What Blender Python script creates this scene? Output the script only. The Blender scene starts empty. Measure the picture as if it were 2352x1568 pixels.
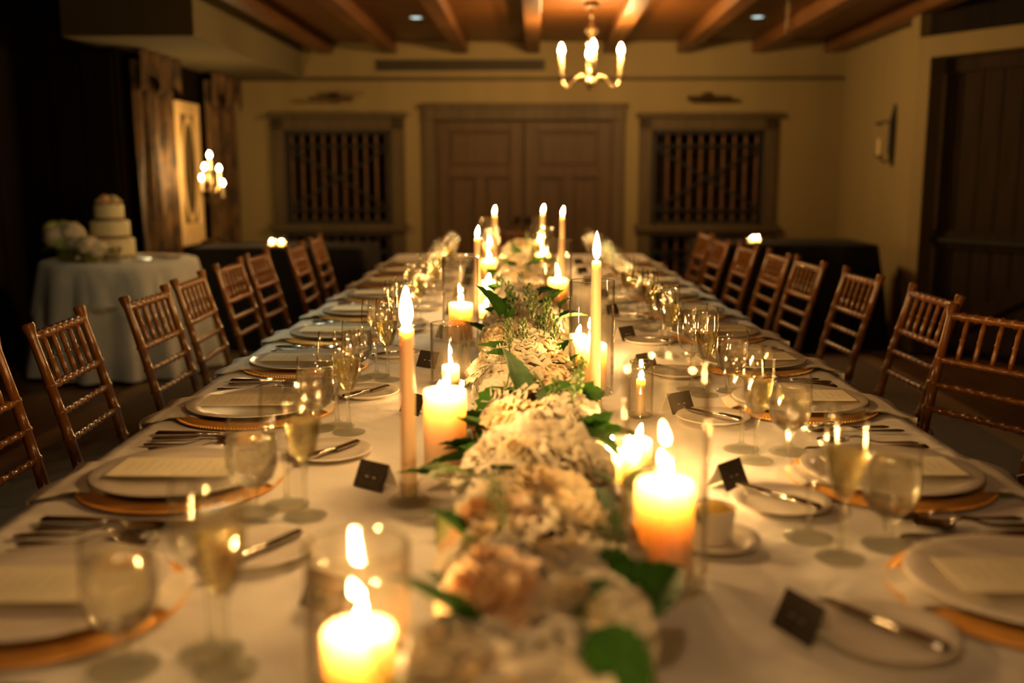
import bpy, math, random
from math import sin, cos, pi, radians, sqrt
from mathutils import Vector, Matrix
RND = random.Random(7)
S = bpy.context.scene
COL = S.collection
CX = -0.035                      # camera x; the dining table runs along +Y, centred on x=0
RZ = -radians(1.23)              # the room is turned a little against the table
TOP = 0.762                      # height of the cloth

# ------------------------------------------------------------------ camera
cam = bpy.data.cameras.new('camera'); cam_o = bpy.data.objects.new('camera', cam); COL.objects.link(cam_o)
cam.sensor_width = 36; cam.lens = 2287 / 2352 * 36
cam_o.location = (CX, 0, 1.27)
cam_o.rotation_euler = (radians(90) - math.atan(384 / 2287), 0, 0.0026)
cam.dof.use_dof = True; cam.dof.focus_distance = 2.32; cam.dof.aperture_fstop = 1.7
cam.clip_start = 0.05
S.camera = cam_o
# ------------------------------------------------------------------ world, view
w = bpy.data.worlds.new('world'); S.world = w; w.use_nodes = True
w.node_tree.nodes['Background'].inputs[0].default_value = (1.0, 0.62, 0.3, 1)
w.node_tree.nodes['Background'].inputs[1].default_value = 0.0006
S.view_settings.view_transform = 'Standard'; S.view_settings.look = 'None'
S.view_settings.exposure = 0.0; S.view_settings.gamma = 1; S.view_settings.use_curve_mapping = False
cy = S.cycles
cy.max_bounces = 9; cy.diffuse_bounces = 4; cy.glossy_bounces = 3; cy.transmission_bounces = 8
cy.transparent_max_bounces = 48; cy.caustics_reflective = False; cy.caustics_refractive = False
cy.sample_clamp_indirect = 24.0; cy.blur_glossy = 0.5; cy.use_denoising = True
FLAME = 1020.0                    # strength of the candle flames
BULB = 1350.0                     # strength of the chandelier bulbs
WARM = (1.0, 0.56, 0.24, 1)


def lamp(name, kind, loc, energy, color, size=0.05, rot=(0, 0, 0), spot=None):
    l = bpy.data.lights.new(name, kind); l.energy = energy; l.color = color[:3]
    if kind == 'AREA': l.size = size
    else: l.shadow_soft_size = size
    if spot: l.spot_size = radians(spot); l.spot_blend = 0.8
    o = bpy.data.objects.new(name, l); COL.objects.link(o); o.location = loc; o.rotation_euler = rot
    return o


# ------------------------------------------------------------------ materials
M = {}


def nodes(name):
    m = bpy.data.materials.new(name); m.use_nodes = True; M[name] = m
    nt = m.node_tree
    return m, nt, nt.nodes['Principled BSDF']


def mat(name, col, rough=0.5, metal=0.0, bump=None, vary=None, spec=None, coat=0.0, sss=None, trans=0.0, emit=None, sheen=0.0):
    """bump=(scale, distance[, stretch]); vary=(scale, dark colour[, stretch, detail])"""
    m, nt, b = nodes(name)
    b.inputs['Base Color'].default_value = (*col, 1); b.inputs['Roughness'].default_value = rough
    b.inputs['Metallic'].default_value = metal
    if spec is not None: b.inputs['Specular IOR Level'].default_value = spec
    if coat: b.inputs['Coat Weight'].default_value = coat; b.inputs['Coat Roughness'].default_value = 0.12
    if sheen: b.inputs['Sheen Weight'].default_value = sheen
    if sss:
        b.inputs['Subsurface Weight'].default_value = sss[0]; b.inputs['Subsurface Radius'].default_value = sss[1]
        b.inputs['Subsurface Scale'].default_value = sss[2]
    if emit: b.inputs['Emission Color'].default_value = (*emit[0], 1); b.inputs['Emission Strength'].default_value = emit[1]

    def coords(stretch):
        t = nt.nodes.new('ShaderNodeTexCoord'); mp = nt.nodes.new('ShaderNodeMapping')
        mp.inputs['Scale'].default_value = stretch; nt.links.new(t.outputs['Object'], mp.inputs['Vector'])
        return mp.outputs['Vector']
    if vary:
        n = nt.nodes.new('ShaderNodeTexNoise'); n.inputs['Scale'].default_value = vary[0]
        n.inputs['Detail'].default_value = vary[3] if len(vary) > 3 else 4
        nt.links.new(coords(vary[2] if len(vary) > 2 else (1, 1, 1)), n.inputs['Vector'])
        r = nt.nodes.new('ShaderNodeValToRGB'); r.color_ramp.elements[0].position = 0.35; r.color_ramp.elements[1].position = 0.65
        r.color_ramp.elements[0].color = (*vary[1], 1); r.color_ramp.elements[1].color = (*col, 1)
        nt.links.new(n.outputs['Fac'], r.inputs['Fac']); nt.links.new(r.outputs['Color'], b.inputs['Base Color'])
    if bump:
        n = nt.nodes.new('ShaderNodeTexNoise'); n.inputs['Scale'].default_value = bump[0]; n.inputs['Detail'].default_value = 3
        nt.links.new(coords(bump[2] if len(bump) > 2 else (1, 1, 1)), n.inputs['Vector'])
        bp = nt.nodes.new('ShaderNodeBump'); bp.inputs['Distance'].default_value = bump[1]; bp.inputs['Strength'].default_value = 1
        nt.links.new(n.outputs['Fac'], bp.inputs['Height']); nt.links.new(bp.outputs['Normal'], b.inputs['Normal'])
    return m


def thin_glass(name, tint=(0.97, 0.97, 0.95), edge=(0.22, 0.20, 0.15), refl=1.0):
    """thin-walled glass: passes light straight, mirrors by Fresnel, absorbs more where it is seen edge-on"""
    m = bpy.data.materials.new(name); m.use_nodes = True; M[name] = m; nt = m.node_tree; nt.nodes.clear()
    out = nt.nodes.new('ShaderNodeOutputMaterial'); mix = nt.nodes.new('ShaderNodeMixShader')
    tr = nt.nodes.new('ShaderNodeBsdfTransparent'); gl = nt.nodes.new('ShaderNodeBsdfGlossy')
    gl.inputs['Roughness'].default_value = 0.03; gl.inputs['Color'].default_value = (1, 0.98, 0.95, 1)
    lw = nt.nodes.new('ShaderNodeLayerWeight'); lw.inputs['Blend'].default_value = 0.35
    rp = nt.nodes.new('ShaderNodeValToRGB'); rp.color_ramp.elements[0].color = (*tint, 1); rp.color_ramp.elements[1].color = (*edge, 1)
    rp.color_ramp.elements[0].position = 0.45; rp.color_ramp.elements[1].position = 0.97
    rp.color_ramp.elements[0].position = 0.40
    nt.links.new(lw.outputs['Facing'], rp.inputs['Fac']); nt.links.new(rp.outputs['Color'], tr.inputs['Color'])
    l2 = nt.nodes.new('ShaderNodeLayerWeight'); l2.inputs['Blend'].default_value = 0.5      # Schlick's curve, the same from both sides
    pw = nt.nodes.new('ShaderNodeMath'); pw.operation = 'POWER'; pw.inputs[1].default_value = 4.5
    nt.links.new(l2.outputs['Facing'], pw.inputs[0])
    mu = nt.nodes.new('ShaderNodeMath'); mu.operation = 'MULTIPLY_ADD'; mu.inputs[1].default_value = 0.6 * refl; mu.inputs[2].default_value = 0.09 * refl; mu.use_clamp = True
    nt.links.new(pw.outputs[0], mu.inputs[0]); nt.links.new(mu.outputs[0], mix.inputs['Fac'])
    nt.links.new(tr.outputs[0], mix.inputs[1]); nt.links.new(gl.outputs[0], mix.inputs[2]); nt.links.new(mix.outputs[0], out.inputs[0])
    return m


def solid_glass(name, col, ior, see=0.35, rough=0.0, tint=None):
    """refracting body that also lets some light through straight"""
    m = bpy.data.materials.new(name); m.use_nodes = True; M[name] = m; nt = m.node_tree; nt.nodes.clear()
    out = nt.nodes.new('ShaderNodeOutputMaterial'); mix = nt.nodes.new('ShaderNodeMixShader'); mix.inputs[0].default_value = see
    g = nt.nodes.new('ShaderNodeBsdfGlass'); g.inputs['IOR'].default_value = ior; g.inputs['Color'].default_value = (*col, 1)
    g.inputs['Roughness'].default_value = rough
    t = nt.nodes.new('ShaderNodeBsdfTransparent'); t.inputs['Color'].default_value = (*(tint or col), 1)
    nt.links.new(g.outputs[0], mix.inputs[1]); nt.links.new(t.outputs[0], mix.inputs[2]); nt.links.new(mix.outputs[0], out.inputs[0])
    return m


def emitter(name, col, strength):
    m = bpy.data.materials.new(name); m.use_nodes = True; M[name] = m; nt = m.node_tree; nt.nodes.clear()
    out = nt.nodes.new('ShaderNodeOutputMaterial'); e = nt.nodes.new('ShaderNodeEmission')
    e.inputs['Color'].default_value = (*col, 1); e.inputs['Strength'].default_value = strength
    nt.links.new(e.outputs[0], out.inputs[0]); return m


mat('cloth', (0.80, 0.77, 0.70), 0.85, bump=(13, 0.008), sheen=0.2)
mat('napkin', (0.80, 0.74, 0.60), 0.8, bump=(40, 0.001), sheen=0.2)
mat('round_cloth', (0.72, 0.74, 0.70), 0.9, bump=(10, 0.004))
mat('black_cloth', (0.012, 0.011, 0.010), 0.9, bump=(10, 0.004))
mat('gold', (0.92, 0.50, 0.12), 0.45, 0.6, bump=(60, 0.0003))
mat('porcelain', (0.82, 0.76, 0.66), 0.22, coat=0.5)
mat('silver', (0.62, 0.58, 0.52), 0.16, 1.0)
mat('wax', (0.86, 0.60, 0.40), 0.45, sss=(1.0, (1.0, 0.88, 0.76), 0.10))
mat('taper_wax', (0.90, 0.68, 0.44), 0.4, sss=(1.0, (1.0, 0.8, 0.6), 0.02))
mat('wick', (0.02, 0.015, 0.01), 0.9)
mat('chair_wood', (0.27, 0.098, 0.010), 0.28, vary=(6, (0.19, 0.066, 0.007), (1, 1, 0.3)), coat=0.5)
mat('cushion', (0.72, 0.74, 0.72), 0.8, bump=(30, 0.001))
mat('menu_paper', (0.82, 0.76, 0.55), 0.8)
mat('card_white', (0.82, 0.78, 0.68), 0.8)
mat('card_dark', (0.055, 0.045, 0.032), 0.45, vary=(80, (0.03, 0.025, 0.018)))
mat('ink', (0.10, 0.08, 0.05), 0.8)
mat('petal_white', (0.82, 0.76, 0.60), 0.7, vary=(12, (0.66, 0.58, 0.40)), sss=(0.35, (1, 0.8, 0.5), 0.01))
mat('petal_cream', (0.86, 0.74, 0.47), 0.6, vary=(20, (0.78, 0.60, 0.32)), sss=(0.35, (1, 0.7, 0.4), 0.01))
mat('petal_peach', (0.92, 0.66, 0.38), 0.6, vary=(18, (0.90, 0.48, 0.18)), sss=(0.35, (1, 0.6, 0.3), 0.01))
mat('petal_green', (0.62, 0.66, 0.26), 0.7, vary=(14, (0.45, 0.55, 0.15)))
mat('flower_core', (0.25, 0.27, 0.08), 0.9)
mat('leaf', (0.05, 0.15, 0.018), 0.6, vary=(30, (0.03, 0.10, 0.012)), spec=0.15)
mat('leaf_light', (0.20, 0.30, 0.05), 0.5, vary=(30, (0.12, 0.22, 0.03)))
mat('bud', (0.09, 0.15, 0.03), 0.6)
mat('butter', (0.90, 0.62, 0.12), 0.4, bump=(120, 0.003))
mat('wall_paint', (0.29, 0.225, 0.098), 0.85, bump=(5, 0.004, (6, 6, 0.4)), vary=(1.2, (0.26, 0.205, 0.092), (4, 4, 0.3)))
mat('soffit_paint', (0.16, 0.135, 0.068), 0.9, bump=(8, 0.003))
mat('door_wood', (0.095, 0.054, 0.018), 0.6, vary=(5, (0.068, 0.037, 0.012), (8, 8, 0.5)))
mat('frame_wood', (0.095, 0.066, 0.026), 0.65, vary=(4, (0.068, 0.047, 0.018), (6, 6, 0.6)))
mat('spindle_wood', (0.20, 0.09, 0.03), 0.4)
mat('iron', (0.014, 0.015, 0.014), 0.6, 0.3)
mat('ceiling_wood', (0.17, 0.062, 0.006), 0.5, vary=(3, (0.07, 0.024, 0.003), (0.5, 9, 1)), coat=0.15)
mat('beam_wood', (0.16, 0.068, 0.016), 0.5, vary=(3, (0.10, 0.040, 0.009), (8, 0.6, 3)), coat=0.1)
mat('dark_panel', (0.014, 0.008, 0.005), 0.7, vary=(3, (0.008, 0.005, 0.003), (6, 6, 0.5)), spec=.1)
mat('barn_wood', (0.038, 0.024, 0.013), 0.8, vary=(4, (0.022, 0.014, 0.008), (8, 8, 0.5)), spec=0.15)
mat('floor_wood', (0.16, 0.085, 0.038), 0.45, vary=(3, (0.10, 0.05, 0.022), (8, 0.8, 1)))
mat('carpet', (0.17, 0.135, 0.095), 0.95, bump=(250, 0.002), vary=(40, (0.13, 0.10, 0.07)))
mat('carpet_border', (0.26, 0.17, 0.085), 0.95, bump=(250, 0.002))
mat('damask', (0.15, 0.078, 0.020), 0.7, vary=(7, (0.008, 0.005, 0.003), (1.4, 1.4, 0.8), 8), bump=(8, 0.015))
mat('mirror_frame', (0.95, 0.72, 0.36), 0.5, vary=(8, (0.85, 0.60, 0.26)))
mat('mirror_glass', (0.10, 0.08, 0.05), 0.25, vary=(6, (0.22, 0.15, 0.06), (1, 1, 0.5)))
mat('brass', (0.62, 0.50, 0.30), 0.25, 1.0)
mat('dark_brass', (0.12, 0.08, 0.035), 0.4, 0.9)
mat('candle_sleeve', (0.80, 0.66, 0.38), 0.5)
mat('grille', (0.12, 0.095, 0.055), 0.6)
mat('black_knob', (0.015, 0.014, 0.012), 0.3, 0.5)
mat('frosting', (0.72, 0.66, 0.40), 0.6, bump=(20, 0.003))
mat('ribbon', (0.22, 0.14, 0.06), 0.5)
mat('lead_white', (0.55, 0.60, 0.58), 0.5)
thin_glass('glass'); thin_glass('hurricane_glass', (0.965, 0.96, 0.94), (0.34, 0.29, 0.22), 1.1)
solid_glass('stem_glass', (0.98, 0.99, 0.96), 1.5, 0.72)
solid_glass('wine', (0.98, 0.93, 0.68), 1.34, 0.45)
solid_glass('water', (0.96, 0.95, 0.90), 1.33, 0.45)
emitter('flame', (1.0, 0.545, 0.185), FLAME)
emitter('small_flame', (1.0, 0.545, 0.185), FLAME * 0.7)
emitter('bulb', (1.0, 0.56, 0.20), BULB)
emitter('candelabra_bulb', (1.0, 0.60, 0.22), 520.0)
emitter('downlight_glow', (0.75, 1.0, 0.95), 1.6)


# ------------------------------------------------------------------ mesh building
class MB:
    def __init__(s): s.v = []; s.f = []; s.m = Matrix.Identity(4); s.mi = []; s.cur = 0
    def at(s, loc=(0, 0, 0), rz=0, rx=0, ry=0, sc=1):
        s.m = Matrix.Translation(loc) @ Matrix.Rotation(rz, 4, 'Z') @ Matrix.Rotation(ry, 4, 'Y') @ Matrix.Rotation(rx, 4, 'X') @ Matrix.Scale(sc, 4)
        return s
    def add(s, vs, fs):
        b = len(s.v); m = s.m
        s.v += [tuple(m @ Vector(p)) for p in vs]; s.f += [tuple(i + b for i in f) for f in fs]; s.mi += [s.cur] * len(fs)
        return s
    def box(s, x0, x1, y0, y1, z0, z1, c=0.0):
        if c <= 0:
            vs = [(x0, y0, z0), (x1, y0, z0), (x1, y1, z0), (x0, y1, z0), (x0, y0, z1), (x1, y0, z1), (x1, y1, z1), (x0, y1, z1)]
            fs = [(3, 2, 1, 0), (4, 5, 6, 7), (0, 1, 5, 4), (1, 2, 6, 5), (2, 3, 7, 6), (3, 0, 4, 7)]
            return s.add(vs, fs)
        # chamfered box
        xs, ys, zs = (x0, x1), (y0, y1), (z0, z1); vs = []; idx = {}
        for i in (0, 1):
            for j in (0, 1):
                for k in (0, 1):
                    for a in range(3):
                        p = [xs[i], ys[j], zs[k]]
                        for q, (lo, hi, t) in enumerate(((x0, x1, i), (y0, y1, j), (z0, z1, k))):
                            if q != a: p[q] += (c if t == 0 else -c)
                        idx[(i, j, k, a)] = len(vs); vs.append(tuple(p))
        fs = []
        for a in range(3):
            b, d = (a + 1) % 3, (a + 2) % 3
            for t in (0, 1):
                def key(u, v_):
                    q = [0, 0, 0]; q[a] = t; q[b] = u; q[d] = v_; return idx[(*q, a)]
                r = [key(0, 0), key(1, 0), key(1, 1), key(0, 1)]
                fs.append(tuple(r if t else r[::-1]))
            for u in (0, 1):
                for v_ in (0, 1):   # edges along axis a
                    q0 = [0, 0, 0]; q0[b] = u; q0[d] = v_; q1 = list(q0); q1[a] = 1
                    r = [idx[(*q0, b)], idx[(*q1, b)], idx[(*q1, d)], idx[(*q0, d)]]
                    fs.append(tuple(r if (u ^ v_) else r[::-1]))
        for i in (0, 1):
            for j in (0, 1):
                for k in (0, 1):
                    r = [idx[(i, j, k, 0)], idx[(i, j, k, 1)], idx[(i, j, k, 2)]]
                    fs.append(tuple(r if (i ^ j ^ k) else r[::-1]))
        return s.add(vs, fs)
    def lathe(s, prof, n=24, cap0=False, cap1=False):
        """prof: (r, z) from bottom to top outside"""
        vs = []; fs = []; rings = []
        for r, z in prof:
            if r < 1e-6: rings.append([len(vs)] * n); vs.append((0, 0, z))
            else:
                rings.append(list(range(len(vs), len(vs) + n)))
                vs += [(r * cos(2 * pi * k / n), r * sin(2 * pi * k / n), z) for k in range(n)]
        for a, b in zip(rings, rings[1:]):
            for k in range(n):
                q = [a[k], a[(k + 1) % n], b[(k + 1) % n], b[k]]; u = []
                for x in q:
                    if x not in u: u.append(x)
                if len(u) > 2: fs.append(tuple(u))
        if cap0: fs.append(tuple(rings[0][::-1]))
        if cap1: fs.append(tuple(rings[-1]))
        return s.add(vs, fs)
    def tube(s, pts, rad, n=8, caps=True, flat=1.0):
        pts = [Vector(p) for p in pts]; rad = rad if isinstance(rad, (list, tuple)) else [rad] * len(pts)
        vs = []; fs = []; up = None
        for i, p in enumerate(pts):
            t = (pts[min(i + 1, len(pts) - 1)] - pts[max(i - 1, 0)]).normalized()
            if up is None: up = Vector((0, 0, 1)) if abs(t.z) < 0.9 else Vector((0, 1, 0))
            a = t.cross(up).normalized(); b = a.cross(t).normalized(); up = b
            for k in range(n):
                q = 2 * pi * k / n; vs.append(tuple(p + a * (cos(q) * rad[i]) + b * (sin(q) * rad[i] * flat)))
        for i in range(len(pts) - 1):
            for k in range(n):
                fs.append((i * n + k, (i + 1) * n + k, (i + 1) * n + (k + 1) % n, i * n + (k + 1) % n))
        if caps: fs.append(tuple(range(n))); fs.append(tuple(range((len(pts) - 1) * n, len(pts) * n))[::-1])
        return s.add(vs, fs)
    def ball(s, c, r, n=8, m=5, sz=1.0):
        old = s.m; s.m = s.m @ Matrix.Translation(c)
        s.lathe([(r * sin(pi * i / m), -r * sz * cos(pi * i / m)) for i in range(m + 1)], n); s.m = old
        return s
    def grid(s, fn, nu, nv, thick=None):
        vs = [fn(i / nu, j / nv) for j in range(nv + 1) for i in range(nu + 1)]
        fs = [(j * (nu + 1) + i, j * (nu + 1) + i + 1, (j + 1) * (nu + 1) + i + 1, (j + 1) * (nu + 1) + i) for j in range(nv) for i in range(nu)]
        return s.add(vs, fs)
    def mesh(s, name, mats, smooth=True, angle=None):
        me = bpy.data.meshes.new(name); me.from_pydata(s.v, [], s.f)
        for m in (mats if isinstance(mats, (list, tuple)) else [mats]): me.materials.append(M[m])
        me.polygons.foreach_set('use_smooth', [smooth] * len(me.polygons))
        me.polygons.foreach_set('material_index', s.mi)
        if smooth and angle: me.set_sharp_from_angle(angle=radians(angle))
        me.update(); return me
    def obj(s, name, mats, parent=None, smooth=True, angle=40, **kw):
        return put(name, s.mesh(name, mats, smooth, angle), parent, **kw)


def put(name, me, parent=None, loc=None, rz=None, kind=None, label=None):
    o = bpy.data.objects.new(name, me); COL.objects.link(o)
    if parent: o.parent = parent
    if loc: o.location = loc
    if rz: o.rotation_euler = (0, 0, rz)
    if kind: o['kind'] = kind
    if label: o['label'] = label
    return o


def tag(o, label, cat, group=None, kind=None):
    o['label'] = label; o['category'] = cat
    if group: o['group'] = group
    if kind: o['kind'] = kind
    return o


def thing(name, label, cat, loc=(0, 0, 0), rz=0, group=None):
    o = bpy.data.objects.new(name, None); COL.objects.link(o); o.empty_display_size = 0.05
    o.location = loc; o.rotation_euler = (0, 0, rz)
    return tag(o, label, cat, group)


def clone(src, parent=None):
    c = src.copy(); COL.objects.link(c)
    if parent: c.parent = parent
    for ch in list(src.children): clone(ch, c)
    return c


def spawn(proto, used, loc, rz, label, group):
    """the first call uses the prototype itself"""
    o = proto if not used.get(proto.name) else clone(proto)
    used[proto.name] = True
    o.location = loc; o.rotation_euler = (0, 0, rz); o['label'] = label; o['group'] = group
    return o


USED = {}


def W(x, y, z=0):   # room axes to world
    return (x * cos(RZ) - y * sin(RZ) + CX, x * sin(RZ) + y * cos(RZ), z)


def struct(name, mb, m, parent=None, smooth=False, **kw):
    o = mb.obj(name, m, parent, smooth=smooth, **kw)
    if not parent: o['kind'] = 'structure'; o.location = (CX, 0, 0); o.rotation_euler = (0, 0, RZ)
    return o


def root_struct(name):
    o = bpy.data.objects.new(name, None); COL.objects.link(o); o['kind'] = 'structure'
    o.location = (CX, 0, 0); o.rotation_euler = (0, 0, RZ); return o


# ================================================================== ROOM
D = 9.4; CZ = 2.46; XR = 2.80; XL = -2.88; SOF = 2.13
struct('floor', MB().box(-3.6, 5.2, -2.5, D + .1, -.06, 0), 'floor_wood')
cp = root_struct('ceiling')
MB().box(-3.6, 5.2, -2.5, 6.7, CZ + .003, CZ + .08).obj('slab', 'ceiling_wood', cp, smooth=False)
pl = None
for k in range(19):
    y0 = 6.7 + k * 0.142
    b = MB().box(-2.2, 3.2, 0, 0.138, 0, 0.03, 0.003)
    if pl is None: me = b.mesh('plank', 'ceiling_wood', False)
    pl = put('plank', me, cp, loc=(0, y0, CZ + RND.uniform(0, .003)))
me = MB().box(-.062, .062, -2.0, D, -.105, 0.002, 0.006).mesh('beam', 'beam_wood', False)
for x in (-1.93, -1.345, -.685, -.035, .66, 1.335, 2.01, 2.66):
    put('beam', me, cp, loc=(x + .0, 0, CZ))
for x in (-1.93, -.685, .66, 2.01): pass
# back wall with the door opening and two lattice openings left as recesses behind the frames
bw = MB()
for x0, x1, z0, z1 in ((-3.0, -2.45, 0, CZ), (-2.45, -1.25, 1.79, CZ), (-1.25, -1.0, 0, CZ), (-1.0, .76, 1.84, CZ),
                       (.76, .965, 0, CZ), (.965, 2.195, 1.79, CZ), (2.195, 3.0, 0, CZ)):
    bw.box(x0, x1, D, D + .12, z0, z1)
struct('wall_back', bw, 'wall_paint')
MB().box(-3.0, 3.0, D + .30, D + .36, 0, CZ).obj('recess_shade', 'dark_panel', bpy.data.objects['wall_back'], smooth=False)  # dark sheet standing in for the shade behind the lattice
struct('trim_1', MB().box(-2.86, 2.78, D - .035, D + .01, 2.115, 2.145, .006), 'frame_wood')
struct('wall_right', MB().box(XR, XR + .15, 7.25, D + .1, 0, CZ).box(XR - .155, XR + .15, 7.20, 7.36, 0, CZ), 'wall_paint')
struct('baseboard_right', MB().box(XR - .02, XR, 7.36, D, 0, .12), 'wall_paint')
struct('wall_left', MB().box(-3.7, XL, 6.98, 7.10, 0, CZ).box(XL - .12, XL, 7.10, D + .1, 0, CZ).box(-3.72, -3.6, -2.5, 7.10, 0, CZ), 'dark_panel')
struct('wall_front', MB().box(-3.6, 5.2, -2.6, -2.5, 0, CZ), 'dark_panel')
# soffit over the left corner
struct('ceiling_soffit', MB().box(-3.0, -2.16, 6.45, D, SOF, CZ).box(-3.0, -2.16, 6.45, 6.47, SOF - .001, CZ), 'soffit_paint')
# dark boards on the left wall
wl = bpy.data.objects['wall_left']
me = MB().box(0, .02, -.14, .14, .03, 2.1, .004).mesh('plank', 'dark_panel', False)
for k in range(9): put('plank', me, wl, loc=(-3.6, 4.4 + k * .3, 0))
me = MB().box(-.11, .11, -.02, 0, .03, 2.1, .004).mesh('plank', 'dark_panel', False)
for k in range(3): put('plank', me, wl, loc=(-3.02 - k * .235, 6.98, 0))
# angled wall with the barn doors
A0 = (2.645, 7.20); ang = math.atan2(-.849, .528) + radians(1.23)


def angled(name, m, parent=None, **kw):
    return m


aw = root_struct('wall_side'); aw.location = W(*A0); aw.rotation_euler = (0, 0, RZ + ang)
# local: +x runs along the wall towards the camera, -y is the room side ... wall thickness towards +y
MB().box(0, .10, 0, .17, 0, 2.06).box(2.55, 3.6, 0, .3, 0, CZ).box(0, 2.7, 0, .3, 2.06, 2.20).obj('casing', 'wall_paint', aw, smooth=False)
MB().box(0, 3.6, .06, .30, 2.20, CZ).obj('shaded_upper_wall', 'dark_panel', aw, smooth=False)  # coloured dark for the shade under the ceiling
bd = root_struct('door_2'); bd.location = W(A0[0] + .13 * sin(ang), A0[1] - .13 * cos(ang)); bd.rotation_euler = (0, 0, RZ + ang)
me = MB().box(-.072, .072, 0, .03, .02, 2.08, .004).mesh('plank', 'barn_wood', False)
for k in range(17): put('plank', me, bd, loc=(.175 + k * .148, .30 + (k % 2) * .001, 0))
for x0, x1 in ((.11, 1.30), (1.32, 2.53)):
    for z in (.06, .76, 1.96):
        MB().box(x0, x1, .272, .30, z, z + .12, .004).obj('rail', 'barn_wood', bd, smooth=False)
    for z0_, z1_ in ((.10, .76),):
        xa, xb = (x0 + .05, x1 - .05) if x0 < 1 else (x1 - .05, x0 + .05)
        L = sqrt((xb - xa) ** 2 + (z1_ - z0_) ** 2); a = math.atan2(z1_ - z0_, xb - xa)
        MB().at(((xa + xb) / 2, .286, (z0_ + z1_) / 2), ry=-a).box(-L / 2, L / 2, -.014, .014, -.05, .05, .004).obj('brace', 'barn_wood', bd, smooth=False)
    MB().box(x0 - .0, x1 - .25, .235, .272, .80, .83, .004).obj('bar_handle', 'iron', bd, smooth=False)

# double door
dr = root_struct('door_1')
MB().box(-1.05, -.93, D - .05, D + .1, 0, 1.90, .006).box(.695, .815, D - .05, D + .1, 0, 1.90, .006) \
    .box(-1.05, .815, D - .06, D + .1, 1.76, 1.90, .006).box(-1.07, .835, D - .08, D - .05, 1.87, 1.91, .004).obj('door_frame', 'frame_wood', dr, smooth=False)
for sx, (x0, x1) in ((-1, (-.93, -.122)), (1, (-.112, .695))):
    lf = MB()
    lf.box(x0, x1, D + .04, D + .06, 0, 1.78)
    for a, b, c, d in ((x0, x0 + .12, 0, 1.78), (x1 - .12, x1, 0, 1.78), (x0 + .12, x1 - .12, 1.66, 1.78), (x0 + .12, x1 - .12, 1.24, 1.34),
                       (x0 + .12, x1 - .12, 0, .2), ((x0 + x1) / 2 - .05, (x0 + x1) / 2 + .05, .2, 1.24)):
        lf.box(a, b, D + .01, D + .04, c, d, .004)
    L = lf.obj('door_leaf', 'door_wood', dr, smooth=False)
    for a, b, c, d in ((x0 + .14, x1 - .14, 1.36, 1.64), (x0 + .14, (x0 + x1) / 2 - .07, .22, 1.22), ((x0 + x1) / 2 + .07, x1 - .14, .22, 1.22)):
        MB().box(a, b, D + .028, D + .045, c, d, .008).obj('panel', 'door_wood', L, smooth=False)
    xk = x1 - .05 if sx < 0 else x0 + .05
    MB().at((xk, D + .01, .86), rx=radians(90)).lathe([(0, 0), (.028, 0), (.028, .006), (.01, .012), (.01, .035), (.027, .045), (.03, .06), (.02, .072), (0, .074)], 16).obj('knob', 'black_knob', L)


def lattice_window(name, x0, x1):
    r = root_struct(name)
    zt = 1.79; zs = .84
    fr = MB().box(x0, x0 + .12, D - .04, D + .1, 0, zt, .005).box(x1 - .12, x1, D - .04, D + .1, 0, zt, .005).box(x0, x1, D - .04, D + .1, zt - .12, zt, .005)
    fr.box(x0 - .03, x1 + .03, D - .08, D + .0, zt - .01, zt + .035, .006)
    fr.obj('window_frame', 'frame_wood', r, smooth=False)
    MB().box(x0 - .03, x1 + .03, D - .1, D + .1, zs - .09, zs - .03, .006).box(x0 - .01, x1 + .01, D - .07, D + .1, zs - .12, zs - .09, .005).obj('sill', 'frame_wood', r, smooth=False)
    ia, ib = x0 + .12, x1 - .12
    for za, zb, hs in ((zs - .03, zt - .12, (zs + .10, zt - .26)), (.15, zs - .12, (.3, zs - .28))):
        inn = MB()
        inn.box(ia, ia + .035, D - .02, D + .02, za, zb).box(ib - .035, ib, D - .02, D + .02, za, zb).box(ia, ib, D - .02, D + .02, zb - .035, zb).box(ia, ib, D - .02, D + .02, za, za + .035)
        inn.obj('inner_frame', 'iron', r, smooth=False)
        for h in hs: MB().box(ia, ib, D - .012, D + .012, h - .012, h + .012, .003).obj('cross_bar', 'iron', r, smooth=False)
        n = 10
        hh = zb - za
        prof = []
        for q in range(17):
            t = q / 16; rr = .007 + .005 * abs(sin(t * pi * 4)) + (.003 if q % 4 == 0 else 0); prof.append((rr, za + t * hh))
        sp = MB().lathe(prof, 8).mesh('spindle', 'spindle_wood')
        for k in range(n):
            x = ia + (ib - ia) * (k + .5) / n
            put('spindle', sp, r, loc=(x, D + .06, 0))
            if k == 1: MB().box(x - (ib - ia) / n / 2 - .005, x - (ib - ia) / n / 2 + .005, D - .006, D + .006, za, zb).obj('iron_bar', 'iron', r, smooth=False)
        for sgn in (-1, 1):
            L_ = sqrt((ib - ia) ** 2 + (hs[1] - hs[0]) ** 2); a = math.atan2(hs[1] - hs[0], ib - ia) * sgn
            MB().at(((ia + ib) / 2, D, (hs[0] + hs[1]) / 2), ry=-a).box(-L_ / 2, L_ / 2, -.008, .008, -.009, .009).obj('diagonal_bar', 'iron', r, smooth=False)
    return r


lattice_window('window_1', -2.465, -1.23)
lattice_window('window_2', .945, 2.215)
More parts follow.
